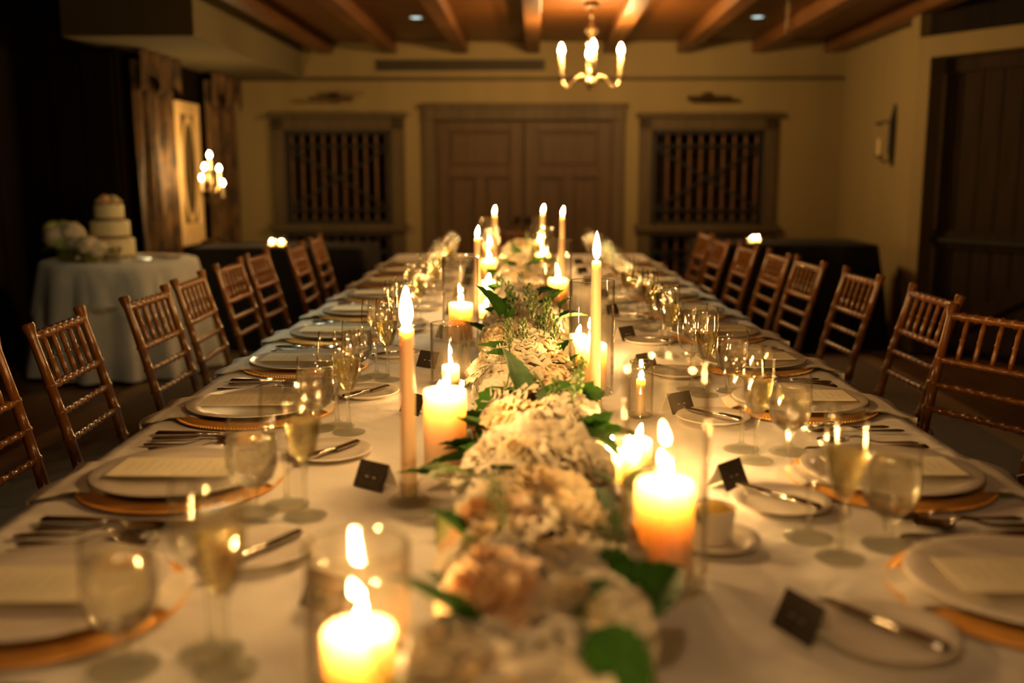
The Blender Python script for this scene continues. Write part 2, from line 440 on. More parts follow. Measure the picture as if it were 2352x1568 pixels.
# air vent grille in the back wall
vt = thing('air_vent', 'long horizontal air vent grille in the back wall under the beams', 'vent', W(-.70, D - .0, 2.254), RZ)
MB().box(-.78, .78, -.012, 0, -.052, -.045).box(-.78, .78, -.012, 0, .045, .052).box(-.78, -.77, -.012, 0, -.052, .052).box(.77, .78, -.012, 0, -.052, .052).obj('frame', 'grille', vt, smooth=False)
me = MB().at((0, -.006, 0), rx=radians(35)).box(-.77, .77, -.006, .006, -.0012, .0012).mesh('slat', 'grille', False)
for k in range(7): put('slat', me, vt, loc=(0, 0, -.036 + k * .012))
MB().box(-.77, .77, -.002, 0, -.05, .05).obj('backing', 'iron', vt, smooth=False)
# picture lights
for x, lb, nm in ((-1.87, 'slim dark brass picture light above the lattice window beside the curtains', 0), (1.56, 'slim dark brass picture light above the lattice window by the sconce', 1)):
    p = thing('picture_light', lb, 'lamp', W(x, D, 1.945), RZ, 'picture lights over the lattice windows')
    MB().at((0, -.14, 0), ry=radians(90)).lathe([(0, -.2), (.022, -.2), (.022, .2), (0, .2)], 12).obj('shade', 'dark_brass', p)
    MB().tube([(0, 0, .03), (0, -.06, .06), (0, -.12, .03), (0, -.14, 0)], .008, 8).obj('arm', 'dark_brass', p)
    MB().box(-.05, .05, -.012, 0, -.02, .06, .004).obj('backplate', 'dark_brass', p, smooth=False)
# recessed downlights
for x, y, lb in ((-.93, 7.95, 'small dim recessed ceiling light between beams, on the vent side'), (1.95 - .0, 7.98, 'small dim recessed ceiling light between beams, on the sconce side')):
    p = thing('recessed_light', lb, 'ceiling light', W(x if x < 0 else 1.69, y, CZ), RZ, 'recessed ceiling lights')
    MB().lathe([(.045, -.004), (.062, -.004), (.064, .0)], 24).obj('trim_ring', 'lead_white', p)
    MB().lathe([(0, -.002), (.045, -.002)], 24).obj('lens', 'downlight_glow', p)
# wall sconce on the right wall
sc = thing('wall_sconce', 'dark iron wall sconce with one pale candle on the right wall', 'sconce', W(XR - .0, 8.0, 1.55), RZ)
MB().tube([(-.012, 0, -.22), (-.02, 0, -.1), (-.02, 0, .12), (-.012, 0, .26)], [.012, .035, .035, .008], 10, flat=.5).obj('backplate', 'iron', sc)
MB().tube([(-.02, 0, -.15), (-.07, 0, -.19), (-.12, 0, -.15)], .008, 8).lathe([(0, 0)], 4).obj('arm', 'iron', sc)
MB().at((-.12, 0, -.15)).lathe([(0, 0), (.035, .005), (.04, .015), (.015, .012), (0, .012)], 14).obj('drip_pan', 'iron', sc)
MB().at((-.12, 0, -.138)).lathe([(0, 0), (.013, 0), (.013, .13), (0, .132)], 12).obj('candle', 'candle_sleeve', sc)
MB().tube([(-.02, 0, .1), (-.08, 0, .13), (-.13, 0, .10)], .007, 8).at((-.13, 0, .09)).lathe([(0, .01), (.03, .012), (.036, .02), (.01, .03), (0, .03)], 12).obj('upper_arm', 'iron', sc)
ws = thing('wall_switch', 'small dark wall switch plate below the sconce', 'switch', W(XR, 7.62, 1.17), RZ)
MB().box(-.012, 0, -.04, .04, -.06, .06, .003).obj('plate', 'iron', ws, smooth=False)
MB().box(-.02, -.012, -.008, .008, -.015, .015, .002).obj('toggle', 'dark_brass', ws, smooth=False)
# added brass knob that makes the bright spot by the right beam
sp = thing('glint_fitting', 'tiny added brass knob for a glint under the ceiling beams on the right', 'fitting', W(1.90, 7.9, CZ - .10), RZ)
MB().lathe([(0, -.04), (.022, -.04), (.026, -.030), (.020, -.018), (.006, -.012), (.006, 0), (.012, .0), (.012, .10)], 12).obj('glint_knob', 'brass', sp)

# carpet
cpt = thing('carpet', 'dark brown carpet with a lighter border covering the dining room floor', 'carpet', W(0, 0, 0), RZ)
MB().box(-2.3, 2.25, -2.2, 7.0, 0, .010).obj('pile', 'carpet', cpt, smooth=False)
b_ = MB()
for a, b, c, d in ((-2.42, -2.3, -2.2, 7.12), (2.25, 2.37, -2.2, 7.12), (-2.3, 2.25, 7.0, 7.12), (-1.75, -1.70, -2.2, 6.6), (1.66, 1.71, -2.2, 6.6)): b_.box(a, b, c, d, 0, .0125 if abs(a) < 2.2 else .010)
b_.obj('border', 'carpet_border', cpt, smooth=False)


# ================================================================== left side: curtains, mirror
def drape(y0, y1, name, lb, x=XL + .09):
    t = thing(name, lb, 'curtain', W(x, (y0 + y1) / 2, 0), RZ, 'damask curtains on the left wall')
    hw = (y1 - y0) / 2
    MB().grid(lambda u, v: (.028 * sin(u * hw * 2 * 38) * (.6 + .4 * v) + .012 * sin(u * 40 + v * 5), -hw + u * 2 * hw, .02 + v * 2.03), 90, 12).obj('cloth', 'damask', t)
    MB().grid(lambda u, v: (.06 + .03 * sin(u * 22), -hw + u * 2 * hw, 1.84 + .12 * sin(u * pi * 2) ** 2 + v * (.28 - .12 * sin(u * pi * 2) ** 2)), 40, 6).obj('swag', 'damask', t)
    return t


drape(7.02, 7.78, 'curtain', 'wide brown damask curtain on the left wall nearer the cake')
drape(8.56, 9.32, 'curtain', 'brown damask curtain in the far corner behind the candelabra')
mr = thing('wall_mirror', 'tall gilded cream mirror frame between the two damask curtains', 'mirror', W(XL, 8.26, 1.27), RZ)
MB().box(0, .04, -.27, -.19, -.58, .58, .008).box(0, .04, .19, .27, -.58, .58, .008).box(0, .04, -.19, .19, .48, .58, .008).box(0, .04, -.19, .19, -.58, -.40, .008).obj('frame', 'mirror_frame', mr, smooth=False)
MB().box(.005, .015, -.19, .19, -.40, .48).obj('mirror_pane', 'mirror_glass', mr, smooth=False)
ov = MB()
for k in range(28):
    a, b = 2 * pi * k / 28, 2 * pi * (k + 1) / 28
    ov.add([(.03, .19 * cos(a), .04 + .44 * sin(a)), (.03, .19 * cos(b), .04 + .44 * sin(b)), (.03, .13 * cos(b), .04 + .37 * sin(b)), (.03, .13 * cos(a), .04 + .37 * sin(a))], [(0, 1, 2, 3)])
ov.obj('oval_mount', 'mirror_frame', mr)

# ================================================================== black side tables and what stands on them
def cloth_table(name, lb, x, y, hx, hy, h, m, group=None):
    t = thing(name, lb, 'table', W(x, y, 0), RZ, group)
    MB().box(-hx + .02, hx - .02, -hy + .02, hy - .02, h - .03, h - .004).obj('tabletop', 'dark_panel', t, smooth=False)
    for sx in (-1, 1):
        for sy in (-1, 1): MB().box(sx * (hx - .08) - .02, sx * (hx - .08) + .02, sy * (hy - .08) - .02, sy * (hy - .08) + .02, 0.012, h - .03).obj('leg', 'dark_panel', t, smooth=False)
    n = 96; mb = MB(); per = []
    for k in range(n):
        s_ = k / n * 4; side = int(s_); u = (s_ - side) * 2 - 1
        px, py = ((u, -1), (1, u), (-u, 1), (-1, -u))[side]
        per.append((px, py))
    rings = []
    vs = [(0, 0, h)]; fs = []
    for lv, (z, out, wv) in enumerate(((h, .995, 0), (h - .004, 1.0, 0), (h - .03, 1.01, .004), (h * .6, 1.05, .02), (.03, 1.09, .035))):
        ring = []
        for k, (px, py) in enumerate(per):
            q = 1 + (wv * sin(k * 1.05 * 1.0) + wv * .6 * sin(k * 2.3 + 1)) / max(hx, hy)
            ring.append(len(vs)); vs.append((px * hx * out * q, py * hy * out * q, z))
        rings.append(ring)
    for k in range(n): fs.append((0, rings[0][k], rings[0][(k + 1) % n]))
    for a, b in zip(rings, rings[1:]):
        for k in range(n): fs.append((a[k], b[k], b[(k + 1) % n], a[(k + 1) % n]))
    o = put(name + '_cloth', mb.add(vs, fs).mesh('cloth', m), None, loc=W(x, y, 0), rz=RZ)
    return t, o


t, o = cloth_table('side_table', 'side table hidden under a black cloth below the window beside the curtains', -1.85, 7.42, .62, .36, .75, 'black_cloth', 'side tables by the back wall')
o.name = 'tablecloth'; tag(o, 'black floor length cloth over the side table near the cake', 'tablecloth')
t, o = cloth_table('side_table', 'side table hidden under a black cloth beside the right wall', 1.80, 7.42, .60, .36, .78, 'black_cloth', 'side tables by the back wall')
o.name = 'tablecloth'; tag(o, 'black floor length cloth over the side table at the right wall', 'tablecloth')


# ================================================================== candles
def lat_flame(mb, h=.034, r=.0062, n=10, lean=0.0):
    prof = [(0, 0), (.55, .08), (.9, .22), (1, .36), (.85, .55), (.5, .78), (.2, .93), (0, 1)]
    vs0 = len(mb.v); mb.lathe([(a * r, b * h) for a, b in prof], n)
    if lean:
        for i in range(vs0, len(mb.v)):
            x, y, z = mb.v[i]; mb.v[i] = (x + lean * (z / h) ** 1.5 * h, y, z)
    return mb


FL = {}
for key, (h, r, lean, m) in dict(tall=(.060, .0085, 0, 'flame'), mid=(.040, .0072, .15, 'flame'), pillar=(.030, .0068, .2, 'flame'), votive=(.020, .0060, .1, 'small_flame'), chand=(.075, .0185, 0, 'bulb'), cbulb=(.042, .013, 0, 'candelabra_bulb')).items():
    FL[key] = lat_flame(MB(), h, r, 10, lean).mesh('flame', m)


def pillar(x, y, h, r, label, group, fl='pillar', z=TOP, name='pillar_candle', rz=0.0, wall=.006):
    t = thing(name, label, 'candle', (x, y, z), rz, group)
    prof = [(0, 0), (r - .002, 0), (r, .002), (r, h - .006), (r - .002, h - .001), (r - .005, h), (r - .005 - wall, h - .003), (r * .45, h - .008), (0, h - .010)]
    MB().lathe(prof, 32).obj('wax_body', 'wax', t, angle=80)
    MB().tube([(0, 0, h - .010), (.001, 0, h - .001)], .0012, 6).obj('wick', 'wick', t)
    put('flame', FL[fl], t, loc=(0, 0, h - .003))
    return t


def taper(x, y, h, label, group, fl='tall', tilt=0.0, rz=0.0, holder=True):
    t = thing('taper_candle', label, 'candle', (x, y, TOP + .012), rz, group)
    MB().lathe([(0, 0), (.0125, 0), (.0118, h * .3), (.0105, h * .9), (.0098, h - .004), (.0075, h), (.003, h - .003), (0, h - .003)], 16).obj('wax_body', 'taper_wax', t, angle=80)
    MB().tube([(0, 0, h - .003), (.0005, 0, h + .006)], .001, 6).obj('wick', 'wick', t)
    put('flame', FL[fl], t, loc=(0, 0, h + .002))
    hd = tag(MB().lathe([(0, 0), (.032, 0), (.033, .004), (.026, .010), (.0165, .014), (.0165, .032), (.0145, .034), (.0135, .030), (.0135, .011), (0, .010)], 20).obj('candle_holder', 'stem_glass'),
             'low clear glass holder under the ' + label.split(' candle')[0].lower() + ' candle' + label.split(' candle')[1], 'candle holder', 'glass holders of the tapers')
    hd.location = (x, y, TOP)
    return t


def hurricane(x, y, r, h, label, group, z=TOP):
    t = thing('glass_cylinder', label, 'candle vase', (x, y, z - .0), 0, group)
    MB().lathe([(r - .004, .002), (r, .004), (r + .0005, .02), (r, h - .002), (r - .0012, h), (r - .0024, h - .002), (r - .0025, .012)], 40).obj('wall', 'hurricane_glass', t, angle=80)
    MB().lathe([(0, 0), (r - .004, 0), (r - .002, .003), (r - .003, .008), (0, .008)], 40).obj('base', 'stem_glass', t)
    MB().tube([((r - .001) * cos(2 * pi * k / 48), (r - .001) * sin(2 * pi * k / 48), h) for k in range(49)], .0016, 6, False).obj('rim', 'stem_glass', t)
    return t


def in_cyl(x, y, h, r, cr, ch, lab, fl='pillar'):
    hurricane(x, y, cr, ch, 'clear glass cylinder around the ' + lab, 'glass cylinders round the candles')
    pillar(x, y, h, r, lab, 'pillar candles along the table', fl, TOP + .009)


in_cyl(-.190, .93, .055, .037, .052, .150, 'short ivory pillar candle at the front left of the flowers')
pillar(-.155, 1.672, .145, .037, 'tall ivory pillar candle behind the front left taper', 'pillar candles along the table')
in_cyl(.150, 1.18, .128, .037, .053, .285, 'tall ivory pillar candle at the front right of the flowers')
in_cyl(.145, 2.30, .110, .037, .0525, .265, 'ivory pillar candle behind the tall right taper')
in_cyl(-.200, 3.02, .112, .037, .056, .262, 'ivory pillar candle by the serrated leaf on the left')
in_cyl(.122, 3.62, .125, .036, .052, .275, 'ivory pillar candle third along the right of the flowers')
in_cyl(.100, 4.75, .125, .036, .052, .262, 'ivory pillar candle far along the right side')
in_cyl(-.150, 4.45, .125, .036, .052, .262, 'ivory pillar candle far along the left side')
in_cyl(-.175, 5.55, .12, .036, .052, .27, 'ivory pillar candle near the far left end')
in_cyl(.110, 5.75, .12, .036, .052, .27, 'ivory pillar candle near the far right end')
in_cyl(-.19, 2.37, .045, .022, .048, .155, 'small floating candle left of the flowers', 'votive')
pillar(-.207, 2.22, .03, .021, 'low votive candle beside the small left glass cylinder', 'votive candles', 'votive', name='votive_candle')
for x, y, h, lb in ((.150, 1.60, .055, 'broad ivory votive candle right of the flowers beside the tent card'), (.128, 1.66, .040, 'ivory votive candle tucked against the flowers at the right'),
                    (.185, 1.72, .045, 'ivory votive candle just behind the broad right votive'),
                    (.146, 2.80, .060, 'ivory votive candle behind the right glass cylinder'), (.166, 2.72, .04, 'small low votive behind the right glass cylinder'),
                    (-.140, 3.75, .085, 'ivory votive candle left of the middle flowers'), (-.138, 3.52, .05, 'low ivory votive left of the middle flowers'), (-.145, 4.1, .075, 'ivory votive beyond the middle left taper'),
                    (.115, 4.25, .06, 'ivory votive right of the far flowers'), (-.150, 5.0, .07, 'ivory votive at the far left of the flowers'), (.10, 5.3, .07, 'ivory votive at the far right of the flowers')):
    pillar(x, y, h, .025, lb, 'votive candles', 'pillar', name='votive_candle')
vz = thing('votive_candle', 'slim short ivory candle inside a narrow glass right of the tall right taper', 'candle', (.232, 2.06, TOP + .004), 0, 'votive candles')
MB().lathe([(0, 0), (.0105, 0), (.0095, .078), (.004, .079), (0, .077)], 14).obj('wax_body', 'taper_wax', vz, angle=80)
put('flame', FL['votive'], vz, loc=(0, 0, .078))
hurricane(.232, 2.06, .026, .120, 'narrow glass tube around the slim short candle', 'glass cylinders round the candles')
taper(-.200, 1.50, .265, 'tall ivory taper candle at the front left', 'taper candles', 'tall')
taper(.136, 2.075, .318, 'tallest ivory taper candle on the right', 'taper candles', 'tall')
for x, y, h, r, lb in ((-.171, 3.62, .27, .6, 'ivory taper candle at the middle left'), (-.135, 4.95, .30, .6, 'ivory taper candle at the far left'),
                       (.110, 5.15, .30, 0, 'ivory taper candle at the far centre'), (.175, 4.40, .315, .5, 'ivory taper candle at the far right')):
    taper(x, y, h, lb, 'taper candles', 'mid', rz=r)
# votives on the side tables
for (x, y, z, lb) in ((-1.925, 7.22, .752, 'glass votive with a lit candle on the black table near the curtains'), (-1.85, 7.22, .752, 'second glass votive on the black table near the curtains'),
                      (1.555, 7.22, .782, 'glass votive with a lit candle on the black table at the right wall'), (1.60, 7.26, .782, 'second glass votive on the black table at the right wall')):
    t = thing('votive_candle', lb, 'candle', W(x, y, z), RZ, 'glass votives on the side tables')
    MB().lathe([(0, 0), (.026, 0), (.03, .01), (.034, .07), (.0325, .071), (.028, .012), (0, .008)], 20).obj('glass_cup', 'glass', t)
    MB().lathe([(0, .01), (.024, .01), (.025, .03), (0, .029)], 16).obj('wax_body', 'wax', t)
    put('flame', FL['votive'], t, loc=(0, 0, .030))

# ------------------------------------------------------------------ chandelier
ch = thing('chandelier', 'small silvered candle chandelier hanging over the far end of the table', 'chandelier', W(.385, 7.30, 1.885), RZ)
MB().lathe([(0, 0), (.02, .0), (.045, .02), (.04, .05), (.02, .07), (.028, .09), (.012, .11), (.012, .14), (.03, .17), (.03, .20), (.014, .22), (.014, .25), (.036, .28), (.036, .30), (.012, .32),
            (.012, .345), (.045, .37), (.048, .39), (.014, .41), (.010, .46), (.018, .48), (.008, .50)], 18).obj('column', 'brass', ch)
me_arm = MB().tube([(.03, 0, .045), (.07, 0, .075), (.10, 0, .06), (.13, 0, .015), (.165, 0, -.005), (.20, 0, .02), (.21, 0, .06)], [.010, .012, .011, .011, .011, .009, .007], 10).mesh('arm', 'brass')
me_pan = MB().lathe([(0, .0), (.010, 0), (.034, .008), (.037, .014), (.012, .012), (0, .012)], 16).mesh('drip_pan', 'dark_brass')
me_slv = MB().lathe([(0, 0), (.0145, 0), (.0145, .155), (0, .157)], 14).mesh('candle_sleeve', 'candle_sleeve')
for k in range(4):
    a = radians(1 + 90 * k); p = bpy.data.objects.new('arm', me_arm); COL.objects.link(p); p.parent = ch; p.rotation_euler = (0, 0, a)
    c = (.21 * cos(a), .21 * sin(a))
    put('drip_pan', me_pan, ch, loc=(*c, .055)); put('candle_sleeve', me_slv, ch, loc=(*c, .065)); put('bulb', FL['chand'], ch, loc=(*c, .222))
MB().tube([(0, 0, .5), (0, 0, .545)], .006, 8).lathe([(0, .53), (.05, .545), (.055, .56), (.05, .574), (0, .575)], 18).obj('canopy', 'dark_brass', ch)

# ------------------------------------------------------------------ candelabra on the left black table
cb = thing('candelabra', 'five light candelabra in front of the gilded mirror at the left', 'candelabra', W(-2.485, 7.64, .752), RZ)
MB().lathe([(0, 0), (.09, 0), (.09, .012), (.03, .03), (.014, .06), (.022, .10), (.012, .14), (.012, .26), (.022, .30), (.012, .34), (.012, .44), (.02, .52), (0, .54)], 16).obj('column', 'dark_brass', cb)
for dx, dy, zc in ((0, .0, .665), (-.01, -.10, .575), (.05, .06, .565), (-.062, -.02, .495), (.092, 0, .455)):
    MB().tube([(0, 0, zc - .16), (dx * .6, dy * .6, zc - .185), (dx, dy, zc - .12)], .007, 8).at((dx, dy, zc - .122)).lathe([(0, 0), (.022, .004), (.024, .010), (0, .010)], 12).obj('arm', 'dark_brass', cb)
    MB().at((dx, dy, zc - .112)).lathe([(0, 0), (.011, 0), (.011, .09), (0, .092)], 12).obj('candle_sleeve', 'candle_sleeve', cb)
    put('bulb', FL['cbulb'], cb, loc=(dx, dy, zc - .02))

# ================================================================== round cake table
CTX, CTY = W(-2.69, 6.38)[:2]
ct = thing('cake_table', 'round cake table hidden under a floor length white cloth', 'table', (CTX, CTY, 0), 0)
MB().lathe([(0, .69), (.46, .69), (.46, .722), (0, .722)], 40).obj('tabletop', 'dark_panel', ct)
MB().lathe([(.25, .012), (.05, .05), (.05, .69)], 20).obj('pedestal', 'dark_panel', ct)
rc = MB(); n = 160; vs = [(0, 0, .728)]; fs = []; rings = []
for r, z, wv in ((.25, .728, 0), (.46, .728, 0), (.472, .722, 0), (.482, .70, .002), (.50, .55, .014), (.525, .36, .024), (.545, .18, .034), (.57, .03, .044)):
    rings.append([len(vs) + k for k in range(n)])
    vs += [((r + wv * (sin(a * 15 + z * 1.3) + .5 * sin(a * 7 + 1))) * cos(a), (r + wv * (sin(a * 15 + z * 1.3) + .5 * sin(a * 7 + 1))) * sin(a), z) for a in (2 * pi * k / n for k in range(n))]
fs += [(0, rings[0][k], rings[0][(k + 1) % n]) for k in range(n)]
for a, b in zip(rings, rings[1:]): fs += [(a[k], b[k], b[(k + 1) % n], a[(k + 1) % n]) for k in range(n)]
o = put('tablecloth', rc.add(vs, fs).mesh('tablecloth', 'round_cloth'), loc=(CTX, CTY, 0)); tag(o, 'white pleated floor length cloth on the round cake table', 'tablecloth')
ov2 = MB(); vs = [(0, 0, .731)]; fs = []; rings = []
for r, z, wv in ((.46, .731, 0), (.478, .724, 0), (.490, .69, .003), (.512, .55, .016), (.530, .42, .026)):
    rings.append([len(vs) + k for k in range(n)])
    vs += [((r + wv * (sin(a * 12 + .6) + .4 * sin(a * 5))) * cos(a), (r + wv * (sin(a * 12 + .6) + .4 * sin(a * 5))) * sin(a), z + (.06 * sin(a * 4 + .8) if z < .5 else 0)) for a in (2 * pi * k / n for k in range(n))]
fs += [(0, rings[0][k], rings[0][(k + 1) % n]) for k in range(n)]
for a, b in zip(rings, rings[1:]): fs += [(a[k], b[k], b[(k + 1) % n], a[(k + 1) % n]) for k in range(n)]
o = put('table_overlay', ov2.add(vs, fs).mesh('table_overlay', 'round_cloth'), loc=(CTX, CTY, 0)); tag(o, 'shorter white overlay cloth on top of the round cake table', 'tablecloth')
ck = thing('wedding_cake', 'three tier cream wedding cake with flowers on the round table', 'cake', (CTX - .06, CTY + .02, .733), 0)
MB().lathe([(0, 0), (.16, 0), (.16, .008), (0, .008)], 32).obj('cake_board', 'porcelain', ck)
for r, z0, h in ((.145, .008, .12), (.120, .132, .11), (.088, .246, .10)):
    MB().lathe([(0, z0), (r, z0), (r + .002, z0 + .01), (r, z0 + h - .008), (r - .006, z0 + h), (0, z0 + h)], 36).obj('tier', 'frosting', ck, angle=60)
    MB().lathe([(r + .001, z0), (r + .004, z0 + .001), (r + .004, z0 + .016), (r + .001, z0 + .017)], 36).obj('ribbon', 'ribbon', ck)


# ================================================================== flowers
def petal_patch(mb, r, width, open_, height, ruffle, nu=5, nv=4, rot=0, z0=0.0, curl=.2):
    """a cupped petal rising from the axis"""
    def fn(u, v):
        a = (u - .5) * width * (1.0 if v > .1 else .8)
        rr = r * (.25 + .75 * v ** .7) * (1 + open_ * v) + ruffle * sin(u * 13 + rot * 3) * v * v
        edge = 1 - (abs(u - .5) * 2) ** 2.5 * .35
        z = z0 + height * (sin(v * pi / 2 * (1 + curl))) * edge + ruffle * .8 * cos(u * 11 + rot * 5) * v
        return (rr * cos(a + rot), rr * sin(a + rot), z)
    mb.grid(fn, nu, nv)


def rose_mesh(seed, m, R=.034):
    rd = random.Random(seed); mb = MB()
    for layer, (n, r, o, h) in enumerate(((2, .18, -.1, .98), (3, .32, -.1, 1.0), (3, .5, .0, .98), (4, .68, .05, .92), (5, .86, .2, .82), (5, 1.0, .45, .62))):
        for k in range(n):
            petal_patch(mb, R * r, 2 * pi / n * 1.45, o, R * 1.25 * h, R * .05 * (1 + layer * .4), rot=2 * pi * k / n + layer * .7 + rd.uniform(-.2, .2), z0=-R * .35 * (layer / 5), curl=.1 + layer * .09)
    return mb.mesh('rose', m)


def ruffle_mesh(seed, m, R=.045):
    rd = random.Random(seed); mb = MB()
    for layer in range(5):
        n = 5 + layer
        for k in range(n):
            r = R * (.35 + .16 * layer)
            petal_patch(mb, r, 2 * pi / n * 1.5, .25 + .12 * layer, R * (1.0 - .17 * layer), R * .12, 7, 3, 2 * pi * k / n + layer + rd.uniform(-.3, .3), -R * .1, .25)
    return mb.mesh('ruffled_bloom', m)


def hydrangea_mesh(seed, m, R=.06, n=58):
    rd = random.Random(seed); mb = MB(); ga = pi * (3 - sqrt(5))
    for i in range(n):
        zz = 1 - 1.45 * (i + .5) / n; rr = sqrt(max(0, 1 - zz * zz)); a = ga * i
        nrm = Vector((rr * cos(a), rr * sin(a), zz)); nrm = (nrm + Vector([rd.uniform(-.22, .22) for _ in range(3)])).normalized()
        c = Vector((rr * cos(a), rr * sin(a), zz * .8)) * R * rd.uniform(.9, 1.06)
        t = nrm.cross(Vector((0, 0, 1))) if abs(nrm.z) < .95 else Vector((1, 0, 0)); t.normalize(); b = nrm.cross(t)
        s = R * rd.uniform(.22, .30); ph = rd.uniform(0, pi)
        for q in range(4):
            th = ph + q * pi / 2; d = t * cos(th) + b * sin(th); e = -t * sin(th) + b * cos(th)
            vs = [c, c + d * s * .55 + e * s * .5 + nrm * s * .15, c + d * s * 1.15 + e * s * .35 + nrm * s * .05, c + d * s * 1.3 + nrm * s * .0,
                  c + d * s * 1.15 - e * s * .35 + nrm * s * .05, c + d * s * .55 - e * s * .5 + nrm * s * .15, c + d * s * .7 + nrm * s * .28]
            mb.add(vs, [(0, 1, 6), (1, 2, 6), (2, 3, 6), (3, 4, 6), (4, 5, 6), (5, 0, 6)])
    mb.cur = 1; mb.ball((0, 0, 0), R * .80, 12, 8, .8)
    return mb.mesh('hydrangea', [m, 'flower_core'])


def leaf_mesh(L=.085, Wd=.055, m='leaf', bend=.25):
    mb = MB(); nv = 14
    def fn(u, v):
        wv = sin(pi * min(1, v * 1.02) ** .75) ** .8 if 0 < v < .99 else 0.0
        wv = wv * (1 + .07 * (-1 if int(v * nv) % 2 else 1) * (abs(u - .5) * 2) ** 3)
        x = (u - .5) * Wd * wv
        return (x, v * L, abs(x) * .45 - bend * L * v * v + .002 * sin(v * 30) * abs(u - .5))
    mb.grid(fn, 6, nv); mb.tube([(0, -.03, .006), (0, 0, 0)], .0013, 5)
    return mb.mesh('leaf', m)


def sprig_mesh(seed, h=.10):
    rd = random.Random(seed); mb = MB(); mb.tube([(0, 0, -.03), (.003, 0, h * .4), (0, .002, h)], [.0022, .002, .0012], 6)
    for i in range(16):
        a = i * 2.4; z = h * (.45 + .55 * i / 16); r = .014 * (1.1 - .5 * i / 16)
        c = (r * cos(a), r * sin(a), z + .008)
        mb.tube([(0, 0, z - .004), c], .0009, 4, False); mb.ball(c, rd.uniform(.0032, .0048), 6, 4, 1.4)
    return mb.mesh('bud_sprig', 'bud')


HY = [hydrangea_mesh(k, 'petal_white', .060 + .004 * k) for k in range(3)]
HG = hydrangea_mesh(9, 'petal_green', .05, 70)
RO = [rose_mesh(1, 'petal_cream', .036), rose_mesh(2, 'petal_white', .034), rose_mesh(3, 'petal_peach', .038), rose_mesh(4, 'petal_cream', .030)]
RU = [ruffle_mesh(5, 'petal_white', .046), ruffle_mesh(6, 'petal_cream', .040)]
LF = [leaf_mesh(), leaf_mesh(.07, .05, 'leaf', .1), leaf_mesh(.06, .022, 'leaf_light', .3), leaf_mesh(.11, .075, 'leaf', .15)]
SPR = [sprig_mesh(k, .08 + .02 * k) for k in range(3)]


def orient(o, direction, spin):
    o.rotation_mode = 'QUATERNION'
    o.rotation_quaternion = Vector(direction).to_track_quat('Z', 'Y') @ Matrix.Rotation(spin, 3, 'Z').to_quaternion()


def arrangement(yc, idx, label, dens=1.0, width=.108, x0=0.0):
    rd = random.Random(100 + idx)
    t = thing('flower_arrangement', label, 'flowers', (x0, yc, TOP), 0, 'low flower arrangements down the middle of the table')
    MB().box(-.055, .055, -.19, .19, 0, .045, .01).obj('tray', 'flower_core', t)
    hl = .215
    def place(me, name, x, y, z, d, sc=1.0):
        o = put(name, me, t, loc=(x, y, z)); orient(o, d, rd.uniform(0, 6.28)); o.scale = (sc,) * 3; return o
    # two uneven rows of heads
    ys = [-.17, -.06, .05, .165]
    for i, y in enumerate(ys):
        for sx in (-1, 1):
            x = sx * rd.uniform(.045, .066); y_ = y + rd.uniform(-.025, .025)
            r_ = rd.random()
            if r_ < .62: place(rd.choice(HY), 'hydrangea', x, y_, rd.uniform(.048, .064), (sx * .45, (y * 1.2), 1), rd.uniform(.85, 1.02))
            elif r_ < .8: place(rd.choice(RU), 'ruffled_bloom', x, y_, .062, (sx * .6, rd.uniform(-.5, .3), 1), 1.15)
            else: place(rd.choice(RO), 'rose', x, y_, .075, (sx * .5, rd.uniform(-.7, .1), 1), 1.2)
    for i in range(int(9 * dens)):
        x = rd.uniform(-.075, .075); y = rd.uniform(-.21, .2); z = .098 - abs(x) * .35 + rd.uniform(-.006, .010)
        me, nm = rd.choice([(RO[0], 'rose'), (RO[1], 'rose'), (RO[3], 'rose'), (RU[0], 'ruffled_bloom'), (RU[1], 'ruffled_bloom'), (RO[2], 'rose') if idx < 3 else (RO[1], 'rose')])
        place(me, nm, x, y, z, (x * 7, rd.uniform(-.9, .2), 1), rd.uniform(.85, 1.1))
    if rd.random() < .8: place(HG, 'hydrangea', rd.choice((-.09, .09)), rd.uniform(-.15, .15), .045, (0, 0, 1), .8)
    for i in range(int(11 * dens)):
        sx = rd.choice((-1, 1)); x = sx * rd.uniform(.02, .105); y = rd.uniform(-.22, .22)
        z = .100 - abs(x) * .6 + rd.uniform(0, .018)
        o = put('leaf', rd.choice(LF), t, loc=(x, y, z))
        o.rotation_euler = (rd.uniform(.1, 1.1), rd.uniform(-.6, .6), -sx * rd.uniform(.4, 2.8)); s = rd.uniform(.7, 1.15); o.scale = (s, s, s)
    for i in range(int(2 * dens)):
        x = rd.uniform(-.08, .08); y = rd.uniform(-.2, .2)
        place(rd.choice(SPR), 'bud_sprig', x, y, .085, (x * 3, rd.uniform(-.3, .3), 1), rd.uniform(.7, .95))
    return t


names = ['nearest the camera, with peach roses', 'second from the camera, beside the front right pillar candle', 'third from the camera, behind the front left taper', 'beside the tallest taper, with a dark gap behind', 'with tall green bud sprigs, in sharp focus',
         'just beyond the sharpest one', 'sixth one beyond the bud sprigs', 'midway down the table', 'beyond the middle of the table', 'near the far tapers', 'last but one before the door', 'at the far end before the door']
for i, nm in enumerate(names):
    arrangement(.66 + i * .455, i, 'low white and cream flower arrangement ' + nm, 1.0 if i < 7 else .6, x0=(-.035, -.005, .005, .0, -.01, 0, 0, 0, 0, 0, 0, 0)[i])
